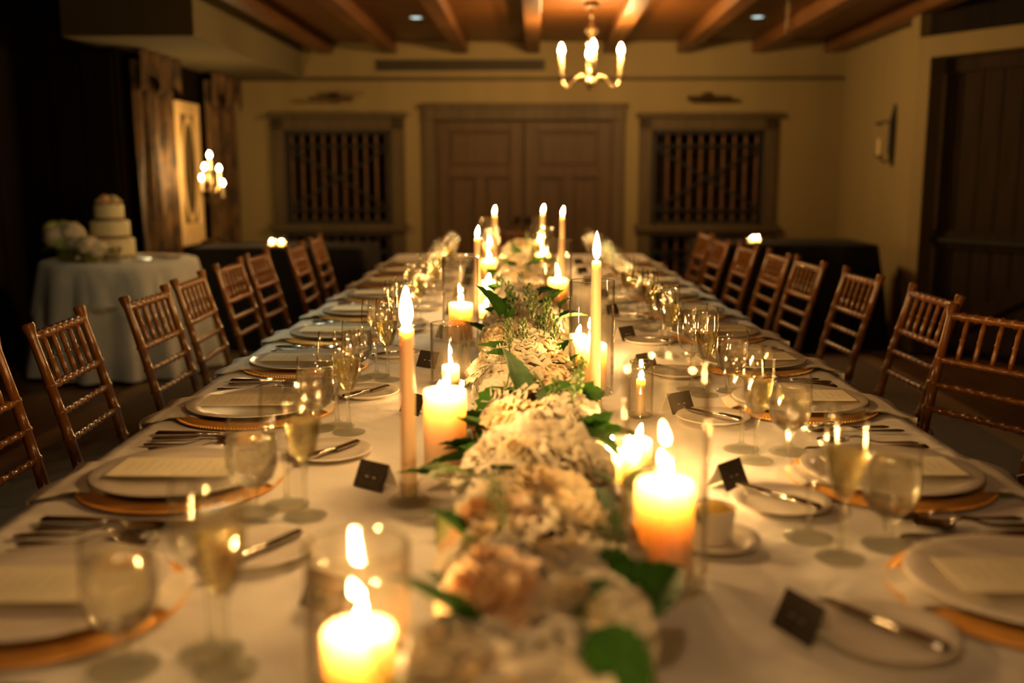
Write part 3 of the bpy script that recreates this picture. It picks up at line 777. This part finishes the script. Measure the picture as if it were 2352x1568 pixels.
# a few placed leaves that show clearly
arr = {round(o.location.y, 2): o for o in bpy.data.objects if o.name.startswith('flower_arrangement')}
def big_leaf(x, y, z, rx, ry, rz, sc):
    a = min(arr.values(), key=lambda o: abs(o.location.y - y))
    o = put('leaf', LF[3], a, loc=(x - a.location.x, y - a.location.y, z - TOP)); o.rotation_euler = (rx, ry, rz); o.scale = (sc,) * 3
big_leaf(-.075, 2.62, .895, .95, .1, 1.1, 1.05)       # serrated leaf by the left cylinder
big_leaf(-.05, 2.66, .885, 1.0, 0, .5, .55)
big_leaf(.02, 2.26, .845, -.9, .1, -2.2, 1.1)
big_leaf(-.03, 2.24, .845, -.9, 0, 2.4, 1.0)
big_leaf(.02, 1.82, .88, -.6, .3, -2.6, 1.2)
big_leaf(-.05, 1.86, .87, -.6, 0, 2.9, 1.2)
big_leaf(.10, 1.24, .875, -.3, .2, -1.8, 1.1)
big_leaf(.03, .80, .885, -.5, .3, -2.6, .75)
big_leaf(.06, 1.52, .88, -.5, 0, -1.2, .9)
big_leaf(.09, 2.78, .87, .2, 0, -1.4, .8)
rd = random.Random(5)
for x_, y_, h_ in ((-.035, 2.68, .845), (.0, 2.63, .84), (.02, 2.72, .85), (.05, 2.76, .85), (.035, 2.50, .835), (.06, 2.36, .83)):
    a = min(arr.values(), key=lambda o: abs(o.location.y - y_))
    o = put('bud_sprig', SPR[rd.randrange(3)], a, loc=(x_ - a.location.x, y_ - a.location.y, h_ - TOP)); orient(o, (rd.uniform(-.2, .2), -.1, 1), rd.uniform(0, 6))
for x_, y_, z_, q_ in ((-.12, 1.44, .83, 1.5), (-.15, 1.42, .825, 1.1), (-.10, 1.40, .84, 1.9)):
    big_leaf(x_, y_, z_, .25, 0, q_, .01); o = COL.objects[-1]; o.data = LF[2]; o.scale = (1.25,) * 3

# hydrangeas on the cake table
for dx, dy, n_, lb in ((-.29, -.12, 5, 'large round bouquet of pale green hydrangeas left of the cake'), (-.08, -.27, 4, 'smaller bouquet of cream hydrangeas in front of the cake')):
    t = thing('bouquet', lb, 'flowers', (CTX + dx, CTY + dy, .733), 0, 'bouquets on the cake table')
    MB().lathe([(0, 0), (.05, 0), (.06, .05), (.055, .08), (.05, .08), (0, .06)], 16).obj('bowl', 'flower_core', t)
    rd = random.Random(n_)
    for k in range(n_ + 3):
        a = 2.4 * k; r = .055 if k else 0
        o = put('hydrangea', HG if (k % 2 == 0 and n_ == 5) else HY[k % 3], t, loc=(r * cos(a) * 1.35, r * sin(a) * 1.2, (.12 if n_ == 5 else .08) + ((.075, .05, .0, .03)[k % 4] if n_ == 5 else (.03, .0)[k % 2]))); o.scale = (1.12 if n_ == 5 else .85,) * 3
        orient(o, (cos(a) * .5, sin(a) * .5, 1), k)
    for k in range(6):
        o = put('leaf', LF[k % 3], t, loc=(.09 * cos(k), .09 * sin(k), .07)); o.rotation_euler = (0, 0, k - 1.5)
o = thing('topper_flowers', 'small cluster of cream flowers on top of the cake', 'flowers', (CTX - .06, CTY + .02, 1.079), 0)
for k in range(3):
    q = put('rose', RO[k], o, loc=(.03 * cos(k * 2.1), .03 * sin(k * 2.1), .012)); q.scale = (1.1,) * 3
vs_ = thing('square_vase', 'small square mirrored glass vase on the cake table', 'vase', (CTX + .075, CTY - .30, .733), .2)
vb = MB()
for a, b, c, d in ((-.045, .045, -.045, -.041), (-.045, .045, .041, .045), (-.045, -.041, -.041, .041), (.041, .045, -.041, .041)): vb.box(a, b, c, d, .004, .095)
vb.obj('wall', 'hurricane_glass', vs_, smooth=False); MB().box(-.045, .045, -.045, .045, 0, .006, .001).obj('base', 'stem_glass', vs_, smooth=False)
ks = thing('cake_knife', 'silver cake knife lying on the round table right of the cake', 'knife', (CTX + .24, CTY - .12, .736), .3)
MB().box(0, .17, -.012, .012, 0, .002).obj('blade', 'silver', ks, smooth=False); MB().tube([(-.11, 0, .004), (-.05, 0, .005), (0, 0, .003)], [.009, .008, .006], 8).obj('handle', 'silver', ks)
for k, (dx, dy) in enumerate(((.30, .12), (.17, .18))):
    o = tag(MB().lathe([(0, 0), (.05, 0), (.085, .012), (.083, .014), (.05, .004), (0, .003)], 28).obj('cake_plate', 'porcelain'), ('white dessert plate at the back edge of the cake table', 'white dessert plate just behind the cake')[k], 'plate', 'dessert plates on the cake table')
    o.location = (CTX + dx, CTY + dy, .733)

# ================================================================== the long table and its cloth
TX, TY0, TY1 = .785, .30, 6.45
dt = thing('dining_table', 'long banquet table under the ivory cloth', 'table', (0, 0, 0), 0)
MB().box(-TX + .02, TX - .02, TY0 + .02, TY1 - .02, .715, .752).obj('tabletop', 'dark_panel', dt, smooth=False)
for y in (.6, 2.5, 4.3, 6.1):
    for sx in (-1, 1): MB().box(sx * .6 - .02, sx * .6 + .02, y - .02, y + .02, .012, .715).obj('leg', 'dark_panel', dt, smooth=False)
drop = .36
def cl(u, v):
    U = -TX - drop + u * 2 * (TX + drop); V = TY0 - drop + v * (TY1 - TY0 + 2 * drop)
    ex = max(0, abs(U) - TX); ey = max(0, TY0 - V, V - TY1); sx = 1 if U > 0 else -1; sy = 1 if V > 3 else -1
    e = max(ex, ey); x = min(max(U, -TX), TX); y = min(max(V, TY0), TY1)
    wave = (sin(V * 21 + sin(V * 5)) if ex > ey else sin(U * 19)) * .022 * min(1, e / .2)
    if ex > 0: x += sx * (min(e, .012) + e * .08 + wave)
    if ey > 0: y += sy * (min(e, .012) + e * .08 + wave * .7)
    z = TOP - .001 - (0 if e == 0 else (e - .004 if e > .01 else e * .3))
    if e == 0: z += .0006 * (sin(U * 9 + V * 3) + sin(V * 7.3 - U * 4)) - .001
    return (x, y, z)
o = MB().grid(cl, 110, 300).obj('tablecloth', 'cloth', angle=None); tag(o, 'ivory linen cloth over the long dining table', 'tablecloth')


# ================================================================== chairs
def bamboo(p0, p1, r, joints, n=9, bulge=1.28, cap=0.0, mid=None):
    """tube from p0 to p1 with ring joints"""
    P0, P1 = Vector(p0), Vector(p1); pts = []; rad = []
    L = (P1 - P0).length
    ts = [(0, r)]
    for j in joints: ts += [(j - .006 / L, r), (j - .003 / L, r * bulge), (j + .003 / L, r * bulge), (j + .006 / L, r)]
    ts += [(1, r)]
    for t, rr in sorted(ts): pts.append(P0.lerp(P1, min(1, max(0, t)))); rad.append(rr)
    return pts, rad


def chair_proto():
    t = thing('chiavari_chair', '-', 'chair'); w2 = .165
    def back(z):  # y of the back at height z
        if z < .45: return -.215 + .05 * (z / .45)
        q = (z - .45) / .45; return -.165 - .115 * q ** 1.15
    for sx in (-1, 1):
        pts = []; rad = []
        zs = [0.012, .15, .3, .45, .52, .60, .67, .74, .80, .86, .893, .90]
        jj = {.15, .3, .52, .60, .67, .74}
        for z in zs:
            x = sx * (w2 + .01 * (z - .45)); r = .0145 - .003 * max(0, (z - .5) / .4) if z > .45 else .012 + .0025 * z / .45
            if z in jj:
                for dz, f in ((-.006, 1), (-.003, 1.22), (.003, 1.22), (.006, 1)): pts.append((x, back(z + dz), z + dz)); rad.append(r * f)
            else: pts.append((x, back(z), z)); rad.append(r if z < .89 else (.0175 if z < .9 else .014))
        MB().tube(pts, rad, 12).obj('back_post', 'chair_wood', t, angle=50)
        pts, rad = bamboo((sx * .185, .20, .012), (sx * .185, .18, .445), .0135, (.3, .62, .9)); MB().tube(pts, rad, 10).obj('leg', 'chair_wood', t, angle=50)
        pts, rad = bamboo((sx * .185, .19, .20), (sx * w2, -.195, .20), .009, (.3, .7)); MB().tube(pts, rad, 8).obj('side_stretcher', 'chair_wood', t, angle=50)
    for z, r in ((.865, .0115), (.738, .0095), (.667, .0085), (.597, .0085)):
        pts, rad = bamboo((-w2, back(z), z), (w2, back(z), z), r, (.12, .25, .38, .5, .62, .75, .88)); MB().tube(pts, rad, 10).obj('top_rail' if z > .8 else 'back_rail', 'chair_wood', t, angle=50)
    sp = None
    for k in range(5):
        x = -w2 + 2 * w2 * (k + 1) / 6
        a, b = Vector((0, back(.738), .738)), Vector((0, back(.865), .865))
        if sp is None:
            pts = []; rad = []
            for q, r in ((0, .0062), (.25, .0078), (.46, .0065), (.48, .0088), (.52, .0088), (.54, .0065), (.75, .0078), (1, .0055)): pts.append(a.lerp(b, q)); rad.append(r)
            sp = MB().tube(pts, rad, 8).mesh('spindle', 'chair_wood')
        put('spindle', sp, t, loc=(x, 0, 0))
    for y in (.19, -.19):
        pts, rad = bamboo((-.18, y, .14), (.18, y, .14), .009, (.3, .7)); MB().tube(pts, rad, 8).obj('front_stretcher', 'chair_wood', t, angle=50)
    MB().box(-.20, .20, -.175, .205, .435, .462, .008).obj('seat', 'chair_wood', t, smooth=False)
    def cu(u, v):
        a = 2 * pi * u
        sq = (abs(cos(a)) ** 4 + abs(sin(a)) ** 4) ** -.25
        prof = ((0, .0), (.9, 0), (1, .012), (1.0, .025), (.93, .037), (.5, .045), (0, .047))[int(round(v * 6))]
        return (.195 * prof[0] * cos(a) * sq, .015 + .185 * prof[0] * sin(a) * sq, .462 + prof[1])
    MB().grid(cu, 32, 6).obj('seat_cushion', 'cushion', t, angle=None, label='ivory cushion tied to the seat')
    for sx in (-1, 1):
        MB().tube([(sx * .165, -.14, .49), (sx * .185, -.17, .50), (sx * .20, -.20, .48), (sx * .185, -.215, .46), (sx * .17, -.19, .47), (sx * .19, -.20, .43), (sx * .20, -.21, .38)], .0028, 6).obj('cushion_tie', 'cushion', t)
    return t


CH = chair_proto()
NTH = ['first', 'second', 'third', 'fourth', 'fifth', 'sixth', 'seventh', 'eighth', 'ninth', 'tenth']
left = [(-1.262, 2.13, 0), (-1.268, 2.64, .05), (-1.235, 3.21, -.02), (-1.262, 3.72, 0.03), (-1.285, 4.32, -.02), (-1.30, 4.86, -.03), (-1.235, 5.42, 0), (-1.265, 6.12, 0.02)]
right = [(1.325, 2.73, .50), (1.345, 3.24, .03), (1.325, 3.87, .04), (1.285, 4.43, .05), (1.262, 4.87, .02), (1.225, 5.36, .02), (1.185, 5.86, .03), (1.215, 6.50, .02)]
for i, (x, y, a) in enumerate(left):
    spawn(CH, USED, (x + .28 * cos(a), y + .28 * sin(a), .0), -pi / 2 + a, f'golden bamboo style chair, {NTH[i]} from the camera along the left side', 'bamboo chairs on the left side')
for i, (x, y, a) in enumerate(right):
    dx, dy = -.28 * cos(a), -.28 * sin(a)
    spawn(CH, USED, (x + dx, y + dy, .0), pi / 2 + a, f'golden bamboo style chair, {NTH[i]} from the camera along the right side' + (', turned to the camera' if i == 0 else ''), 'bamboo chairs on the right side')
spawn(CH, USED, (.03, 6.62, 0), pi, 'golden bamboo style chair at the far end before the double door', 'bamboo chair at the head of the table')
# the near left seat whose cushion shows at the picture's edge
spawn(CH, USED, (-.935, 1.56, 0), -pi / 2, 'golden bamboo style chair with an ivory cushion, nearest on the left', 'bamboo chairs on the left side')


# ================================================================== place settings
def charger_proto():
    t = thing('charger_plate', '-', 'charger')
    MB().lathe([(0, 0), (.12, 0), (.132, .004), (.145, .0085), (.163, .0025), (.1645, .004), (.163, .0058), (.154, .0098), (.144, .0122), (.134, .0105), (.120, .005), (.112, .004), (0, .004)], 64).obj('dish', 'gold', t, angle=60)
    b = MB()
    for k in range(150):
        a = 2 * pi * k / 150; b.ball((.1635 * cos(a), .1635 * sin(a), .0052), .0028, 6, 4)
    b.obj('beaded_rim', 'gold', t, kind='stuff')
    return t


def plate_mesh(r, h):
    return MB().lathe([(0, 0), (r * .62, 0), (r * .66, .002), (r * .74, h * .35), (r * .98, h), (r, h + .001), (r * .985, h + .0025), (r * .75, h * .42 + .002), (r * .66, .0055), (0, .005)], 56).mesh('plate', 'porcelain')


PLATE, BREAD = plate_mesh(.146, .012), plate_mesh(.077, .011)


NPATH = ((0, .0072), (.108, .0072), (.132, .0125), (.146, .0145), (.165, .0095), (.180, .0045), (.203, .0045), (.5, .0045))


def napkin_mesh(seed):
    rd = random.Random(seed); p = [rd.uniform(0, 6) for _ in range(3)]; wob = rd.uniform(-.015, .02)
    mb = MB()
    for off in (0, .0022):
        def fn(u, v):
            s = .165 - v * .46      # path: + towards the table's middle
            hw = .052 + .055 * max(0, min(1, (.165 - s) / .36)) ** 1.5
            x = (u - .5) * 2 * hw + wob * (1 - v)
            edge = -.203
            q = abs(s); y = s
            for (q0, z0), (q1, z1) in zip(NPATH, NPATH[1:]):
                if q0 <= q <= q1: z = z0 + (z1 - z0) * (q - q0) / (q1 - q0)
            if s <= edge: y = edge - .010 - .02 * (edge - s); z = .0045 - (edge - s)
            z += .0022 * sin(u * 9 + p[0] + v * 4) * (1 if abs(s) > .13 else .0) if s > edge else 0
            y += .006 * sin(u * 8 + p[1]) * (1 if s < edge else 0)
            return (x, y, z + off)
        mb.grid(fn, 10, 26)
    return mb.mesh('napkin', 'napkin')


NAP = [napkin_mesh(k) for k in range(3)]


def menu_proto():
    t = thing('menu_card', '-', 'menu'); MB().box(-.052, .052, -.105, .105, 0, .0012).obj('card', 'menu_paper', t, smooth=False)
    rd = random.Random(3); b = MB(); y = .075
    for k in range(11):
        x = -rd.uniform(.014, .038); xe = -x
        if k in (0, 1): x, xe = -.016, .016
        while x < xe:
            l = rd.uniform(.004, .010); q = rd.uniform(-.0012, .0012)
            pts = [(x + l * j / 4, y + q + .0011 * (-1) ** j * rd.uniform(.4, 1.3), .0014) for j in range(5)]
            for (x0, y0, z0), (x1, y1, z1) in zip(pts, pts[1:]):
                b.add([(x0, y0 - .0004, z0), (x1, y1 - .0004, z1), (x1, y1 + .0004, z1), (x0, y0 + .0004, z0)], [(0, 1, 2, 3)])
            x += l + .003
        y -= .0145 if k not in (1, 4, 7) else .018
    b.obj('script_lines', 'ink', t, smooth=False, kind='stuff')
    return t


def knife_mesh(L=.235, blade=.45):
    """parts lie along y, handle end at -L/2"""
    a = MB().tube([(0, -L / 2, .004), (0, -L / 2 + .006, .005), (0, -L * .2, .0055), (0, L * .04, .004)], [.004, .0105, .0085, .006], 10, flat=.5).mesh('handle', 'silver')
    b = MB(); n = 10; y0 = L * .04; y1 = L / 2; vs = []
    for z in (.0015, .0035):
        for i in range(n + 1):
            t = i / n; y = y0 + (y1 - y0) * t; wd = .009 * (1 if t < .8 else sqrt(max(0, 1 - ((t - .8) / .2) ** 2)))
            vs += [(-.006, y, z), (-.006 + wd * 2 * .85 + .001, y, z)]
    m = (n + 1) * 2; fs = []
    for i in range(n):
        fs += [(2 * i + m, 2 * i + 1 + m, 2 * i + 3 + m, 2 * i + 2 + m), (2 * i, 2 * i + 2, 2 * i + 3, 2 * i + 1), (2 * i, 2 * i + m, 2 * i + 2 + m, 2 * i + 2), (2 * i + 1, 2 * i + 3, 2 * i + 3 + m, 2 * i + 1 + m)]
    b.add(vs, fs); return a, b.mesh('blade', 'silver', False)


KN = knife_mesh(); BKN = knife_mesh(.165)


def arch(t, h=.012):  # side profile of a fork or spoon
    return .004 + h * math.exp(-((t - .62) / .14) ** 2)


def fork_mesh(L=.195):
    b = MB(); pts = []; rad = []
    for i in range(15):
        t = i / 14 * .72; pts.append((0, -L / 2 + L * t, arch(t))); rad.append(.0095 - .0062 * sin(min(1, t / .6) * pi / 2) if i else .005)
    b.tube(pts, rad, 8, flat=.35)
    b.grid(lambda u, v: ((u - .5) * (.008 + .018 * min(1, v * 2)), -L / 2 + L * (.70 + .10 * v), arch(.70 + .1 * v)), 4, 4)
    for k in range(4):
        x = (k - 1.5) * .0062; b.tube([(x, -L / 2 + L * .79, arch(.79)), (x, -L / 2 + L * .9, arch(.9)), (x * .95, L / 2, .006)], [.0021, .0020, .0010], 6)
    return b.mesh('fork', 'silver')


def spoon_mesh(L=.19):
    b = MB(); pts = []; rad = []
    for i in range(15):
        t = i / 14 * .72; pts.append((0, -L / 2 + L * t, arch(t))); rad.append(.0095 - .0062 * sin(min(1, t / .6) * pi / 2) if i else .005)
    b.tube(pts, rad, 8, flat=.35)
    for k in (0, .0012):
        b.lathe([(0, 0)], 3) if False else b.grid(lambda u, v: (.0205 * v * cos(2 * pi * u), L / 2 - .029 + .031 * v * sin(2 * pi * u), .002 + k + .0075 * v * v), 20, 5)
    return b.mesh('spoon', 'silver')


FORK, SPOON = fork_mesh(), spoon_mesh()


def glass_proto(kind):
    if kind == 'wine_glass':
        t = thing('wine_glass', '-', 'glass'); zb = .088
        bowl = [(.004, zb), (.014, zb + .003), (.026, zb + .014), (.0345, zb + .034), (.0370, zb + .055), (.0358, zb + .080), (.0325, zb + .108), (.0318, zb + .1085), (.0312, zb + .107)]
        stem = [(0, 0), (.034, 0), (.035, .0015), (.030, .004), (.012, .0075), (.0052, .014), (.0040, .03), (.0038, .06), (.005, zb - .008), (.010, zb + .001), (.0, zb + .004)]
    elif kind == 'champagne_glass':
        t = thing('champagne_glass', '-', 'glass'); zb = .082
        bowl = [(.004, zb), (.010, zb + .004), (.018, zb + .018), (.0245, zb + .045), (.0275, zb + .075), (.0270, zb + .10), (.0252, zb + .124), (.0246, zb + .1245), (.0240, zb + .123)]
        stem = [(0, 0), (.032, 0), (.033, .0015), (.028, .004), (.011, .0075), (.0050, .014), (.0038, .03), (.0036, .058), (.005, zb - .008), (.008, zb + .001), (.0, zb + .005)]
    else:
        t = thing('water_goblet', '-', 'glass'); zb = .042
        bowl = [(.005, zb), (.018, zb + .003), (.031, zb + .014), (.0380, zb + .034), (.0385, zb + .055), (.0368, zb + .085), (.0350, zb + .106), (.0343, zb + .1065), (.0337, zb + .105)]
        stem = [(0, 0), (.036, 0), (.037, .0015), (.031, .0045), (.014, .009), (.0070, .015), (.0065, .024), (.009, zb - .006), (.014, zb + .001), (0, zb + .004)]
    MB().lathe(bowl, 32).obj('bowl', 'glass', t, angle=80); MB().lathe(stem, 24).obj('stem', 'stem_glass', t, angle=80)
    def liquid(level, m):
        prof = [(0, zb + .0045)]
        for (r0, z0), (r1, z1) in zip(bowl, bowl[1:7]):
            if z1 < level: prof.append((max(r1 - .0012, .001), z1 + .0015))
            else:
                f = (level - z0) / (z1 - z0); rr = r0 + (r1 - r0) * f - .0012; prof += [(rr, level), (rr * .96, level - .0006), (0, level - .0006)]; break
        MB().lathe(prof, 28).obj('wine' if m == 'wine' else 'water', m, t, angle=50)
    if kind == 'champagne_glass': liquid(zb + .066, 'wine')
    if kind == 'water_goblet': liquid(zb + .078, 'water')
    return t


CHG, MENU = charger_proto(), menu_proto()
G1, G2, G3 = glass_proto('wine_glass'), glass_proto('champagne_glass'), glass_proto('water_goblet')


def knife_proto(name, parts):
    t = thing(name, '-', 'knife'); put('handle', parts[0], t); put('blade', parts[1], t); return t


KNP, BKP = knife_proto('dinner_knife', KN), knife_proto('butter_knife', BKN)


def card_proto():
    t = thing('place_card', '-', 'place card')
    w_, s_, h_ = .033, .020, .042
    for sy, m, nm, lb in ((-1, 'card_dark', 'dark_panel', 'dark brown face'), (1, 'card_white', 'white_panel', None)):
        vs = [(-w_, sy * s_, 0), (w_, sy * s_, 0), (w_, 0, h_), (-w_, 0, h_), (-w_, sy * (s_ - .001), 0), (w_, sy * (s_ - .001), 0), (w_, 0, h_ - .0015), (-w_, 0, h_ - .0015)]
        MB().add(vs, [(0, 1, 2, 3), (7, 6, 5, 4), (0, 4, 5, 1), (0, 3, 7, 4), (1, 5, 6, 2)]).obj(nm, m, t, smooth=False, label=lb)
    b = MB()
    for x in (-.008, .008): b.at((x, -.0115, .019), rx=radians(26)).box(-.0032, .0032, -.0006, .0, -.0006, .0006)
    b.obj('pale_marks', 'card_white', t, smooth=False, kind='stuff')  # two small pale marks on the dark face
    return t


CARD = card_proto()
LY = [1.12, 1.60, 2.10, 2.61, 3.10, 3.60, 4.10, 4.60, 5.10, 5.60]
RY = [1.15, 1.61, 2.15, 2.63, 3.12, 3.62, 4.12, 4.62, 5.12, 5.62]


def tagged_mesh(name, me, loc, rz, label, cat, group):
    o = put(name, me, None, loc=loc, rz=rz); return tag(o, label, cat, group)


rs = random.Random(21)
for side, ysl in (('left', LY), ('right', RY)):
    sg = -1 if side == 'left' else 1
    for i, yc in enumerate(ysl):
        where = f'at the {NTH[i]} {side} place from the camera'
        X = sg * .592 + rs.uniform(-.006, .006)
        rz = pi / 2 if sg > 0 else -pi / 2          # local +y points to the middle of the table
        def L(x, y, z=0.0):                          # local setting coords to world
            return (X + (-y if sg > 0 else y), yc + (x if sg > 0 else -x), TOP + z)
        jit = rs.uniform(-.05, .05)
        spawn(CHG, USED, L(0, 0), rz + i, f'gold beaded charger plate {where}', f'gold chargers on the {side} side')
        tagged_mesh('napkin', NAP[rs.randrange(3)], L(0, 0), rz, f'ivory napkin hanging off the table edge {where}', 'napkin', f'napkins on the {side} side')
        tagged_mesh('dinner_plate', PLATE, L(0, 0, .0108), rz, f'white dinner plate {where}', 'plate', f'dinner plates on the {side} side')
        spawn(MENU, USED, L(0, -.004, .0272), rz + jit, f'cream script menu card on the plate {where}', f'menu cards on the {side} side')
        # diner's right is local +x when facing +y
        spawn(KNP, USED, L(.197, -.03), rz + rs.uniform(-.03, .03), f'silver dinner knife beside the charger {where}', f'dinner knives on the {side} side')
        tagged_mesh('spoon', SPOON, L(.232, -.045), rz + rs.uniform(-.04, .04), f'silver soup spoon beside the knife {where}', 'spoon', f'spoons on the {side} side')
        tagged_mesh('fork', FORK, L(-.192, -.03), rz + rs.uniform(-.04, .04), f'silver dinner fork beside the charger {where}', 'fork', f'dinner forks on the {side} side')
        tagged_mesh('fork', FORK, L(-.222, -.05), rz + rs.uniform(-.04, .04), f'silver salad fork outside the dinner fork {where}', 'fork', f'salad forks on the {side} side')
        bx, by = (-.165 if sg < 0 else -.115), .215
        if sg > 0 and i: bx = -.125
        tagged_mesh('bread_plate', BREAD, L(bx, by), rz, f'small white bread plate {where}', 'plate', f'bread plates on the {side} side')
        spawn(BKP, USED, L(bx + .012 * 1, by + .004, .0105), (-.62 if sg < 0 else .62) + rs.uniform(-.1, .1) + (pi if False else 0), f'silver butter knife across the bread plate {where}', f'butter knives on the {side} side')
        # glasses
        if sg < 0: pts = ((.115, .205), (.170, .232), (.150, .160))
        else: pts = ((.190, .210), (.122, .192), (.175, .118))
        if sg < 0 and i == 0: pts = ((.125, .235), (.165, .255), (.158, .150))
        e = lambda: rs.uniform(-.008, .008)
        spawn(G1, USED, L(pts[0][0] + e(), pts[0][1] + e()), rs.uniform(0, 6), f'empty stemmed wine glass {where}', f'wine glasses on the {side} side')
        spawn(G2, USED, L(pts[1][0] + e(), pts[1][1] + e()), rs.uniform(0, 6), f'narrow champagne glass of pale wine {where}', f'champagne glasses on the {side} side')
        spawn(G3, USED, L(pts[2][0] + e(), pts[2][1] + e()), rs.uniform(0, 6), f'short water goblet nearly full {where}', f'water goblets on the {side} side')
        cp_ = (-.258, yc + .0) if sg < 0 else (.315, yc - .035)
        if sg > 0 and i == 0: cp_ = (.300, 1.06)
        spawn(CARD, USED, (cp_[0] + rs.uniform(-.01, .01), cp_[1] + rs.uniform(-.02, .02), TOP), (-.75 if sg < 0 else .72) + rs.uniform(-.15, .15) if not (sg > 0 and i == 0) else -1.15,
              f'dark tent place card {where}', f'place cards on the {side} side')

# butter ramekin on its saucer
tagged_mesh('saucer', plate_mesh(.065, .010), (.242, 1.325, TOP), 0, 'small white saucer under the butter pot beside the front right candle', 'saucer', None)
rm = thing('butter_pot', 'white ramekin filled with yellow butter beside the front right candle', 'pot', (.238, 1.325, TOP + .006), 0)
MB().lathe([(0, 0), (.028, 0), (.030, .003), (.034, .045), (.0345, .048), (.0325, .048), (.030, .010), (0, .008)], 36).obj('ramekin', 'porcelain', rm)
MB().lathe([(0, .036), (.0315, .036), (.0315, .044), (.02, .050), (.008, .054), (0, .053)], 20).obj('butter', 'butter', rm)

# ================================================================== fill lamp and two candles added out of frame, then downlights
lamp('near_fill_lamp', 'POINT', (.0, .45, 1.98), 8.0, (1.0, .62, .30), .06)  # unseen fill light, added to brighten the near flowers and cloth
pillar(.185, .52, .14, .037, 'unseen ivory pillar candle added right of the flowers, just below the picture edge', 'pillar candles along the table')  # out of view, added for its light on the front flowers
pillar(-.21, .42, .14, .037, 'unseen ivory pillar candle added left of the flowers, just below the picture edge', 'pillar candles along the table')  # second unseen candle, added to light the front blooms
lamp('downlight_left', 'SPOT', (-.9, 3.4, CZ - .12), 22, (.80, 1.0, .72), .05, (0, 0, 0), 75)
lamp('downlight_right', 'SPOT', (1.25, 4.2, CZ - .12), 9, (.80, 1.0, .72), .05, (0, 0, 0), 75)
lamp('downlight_cake', 'SPOT', W(-1.75, 4.6, CZ - .14), 11, (1.0, .90, .50), .05, (radians(42), 0, radians(28)), 60)
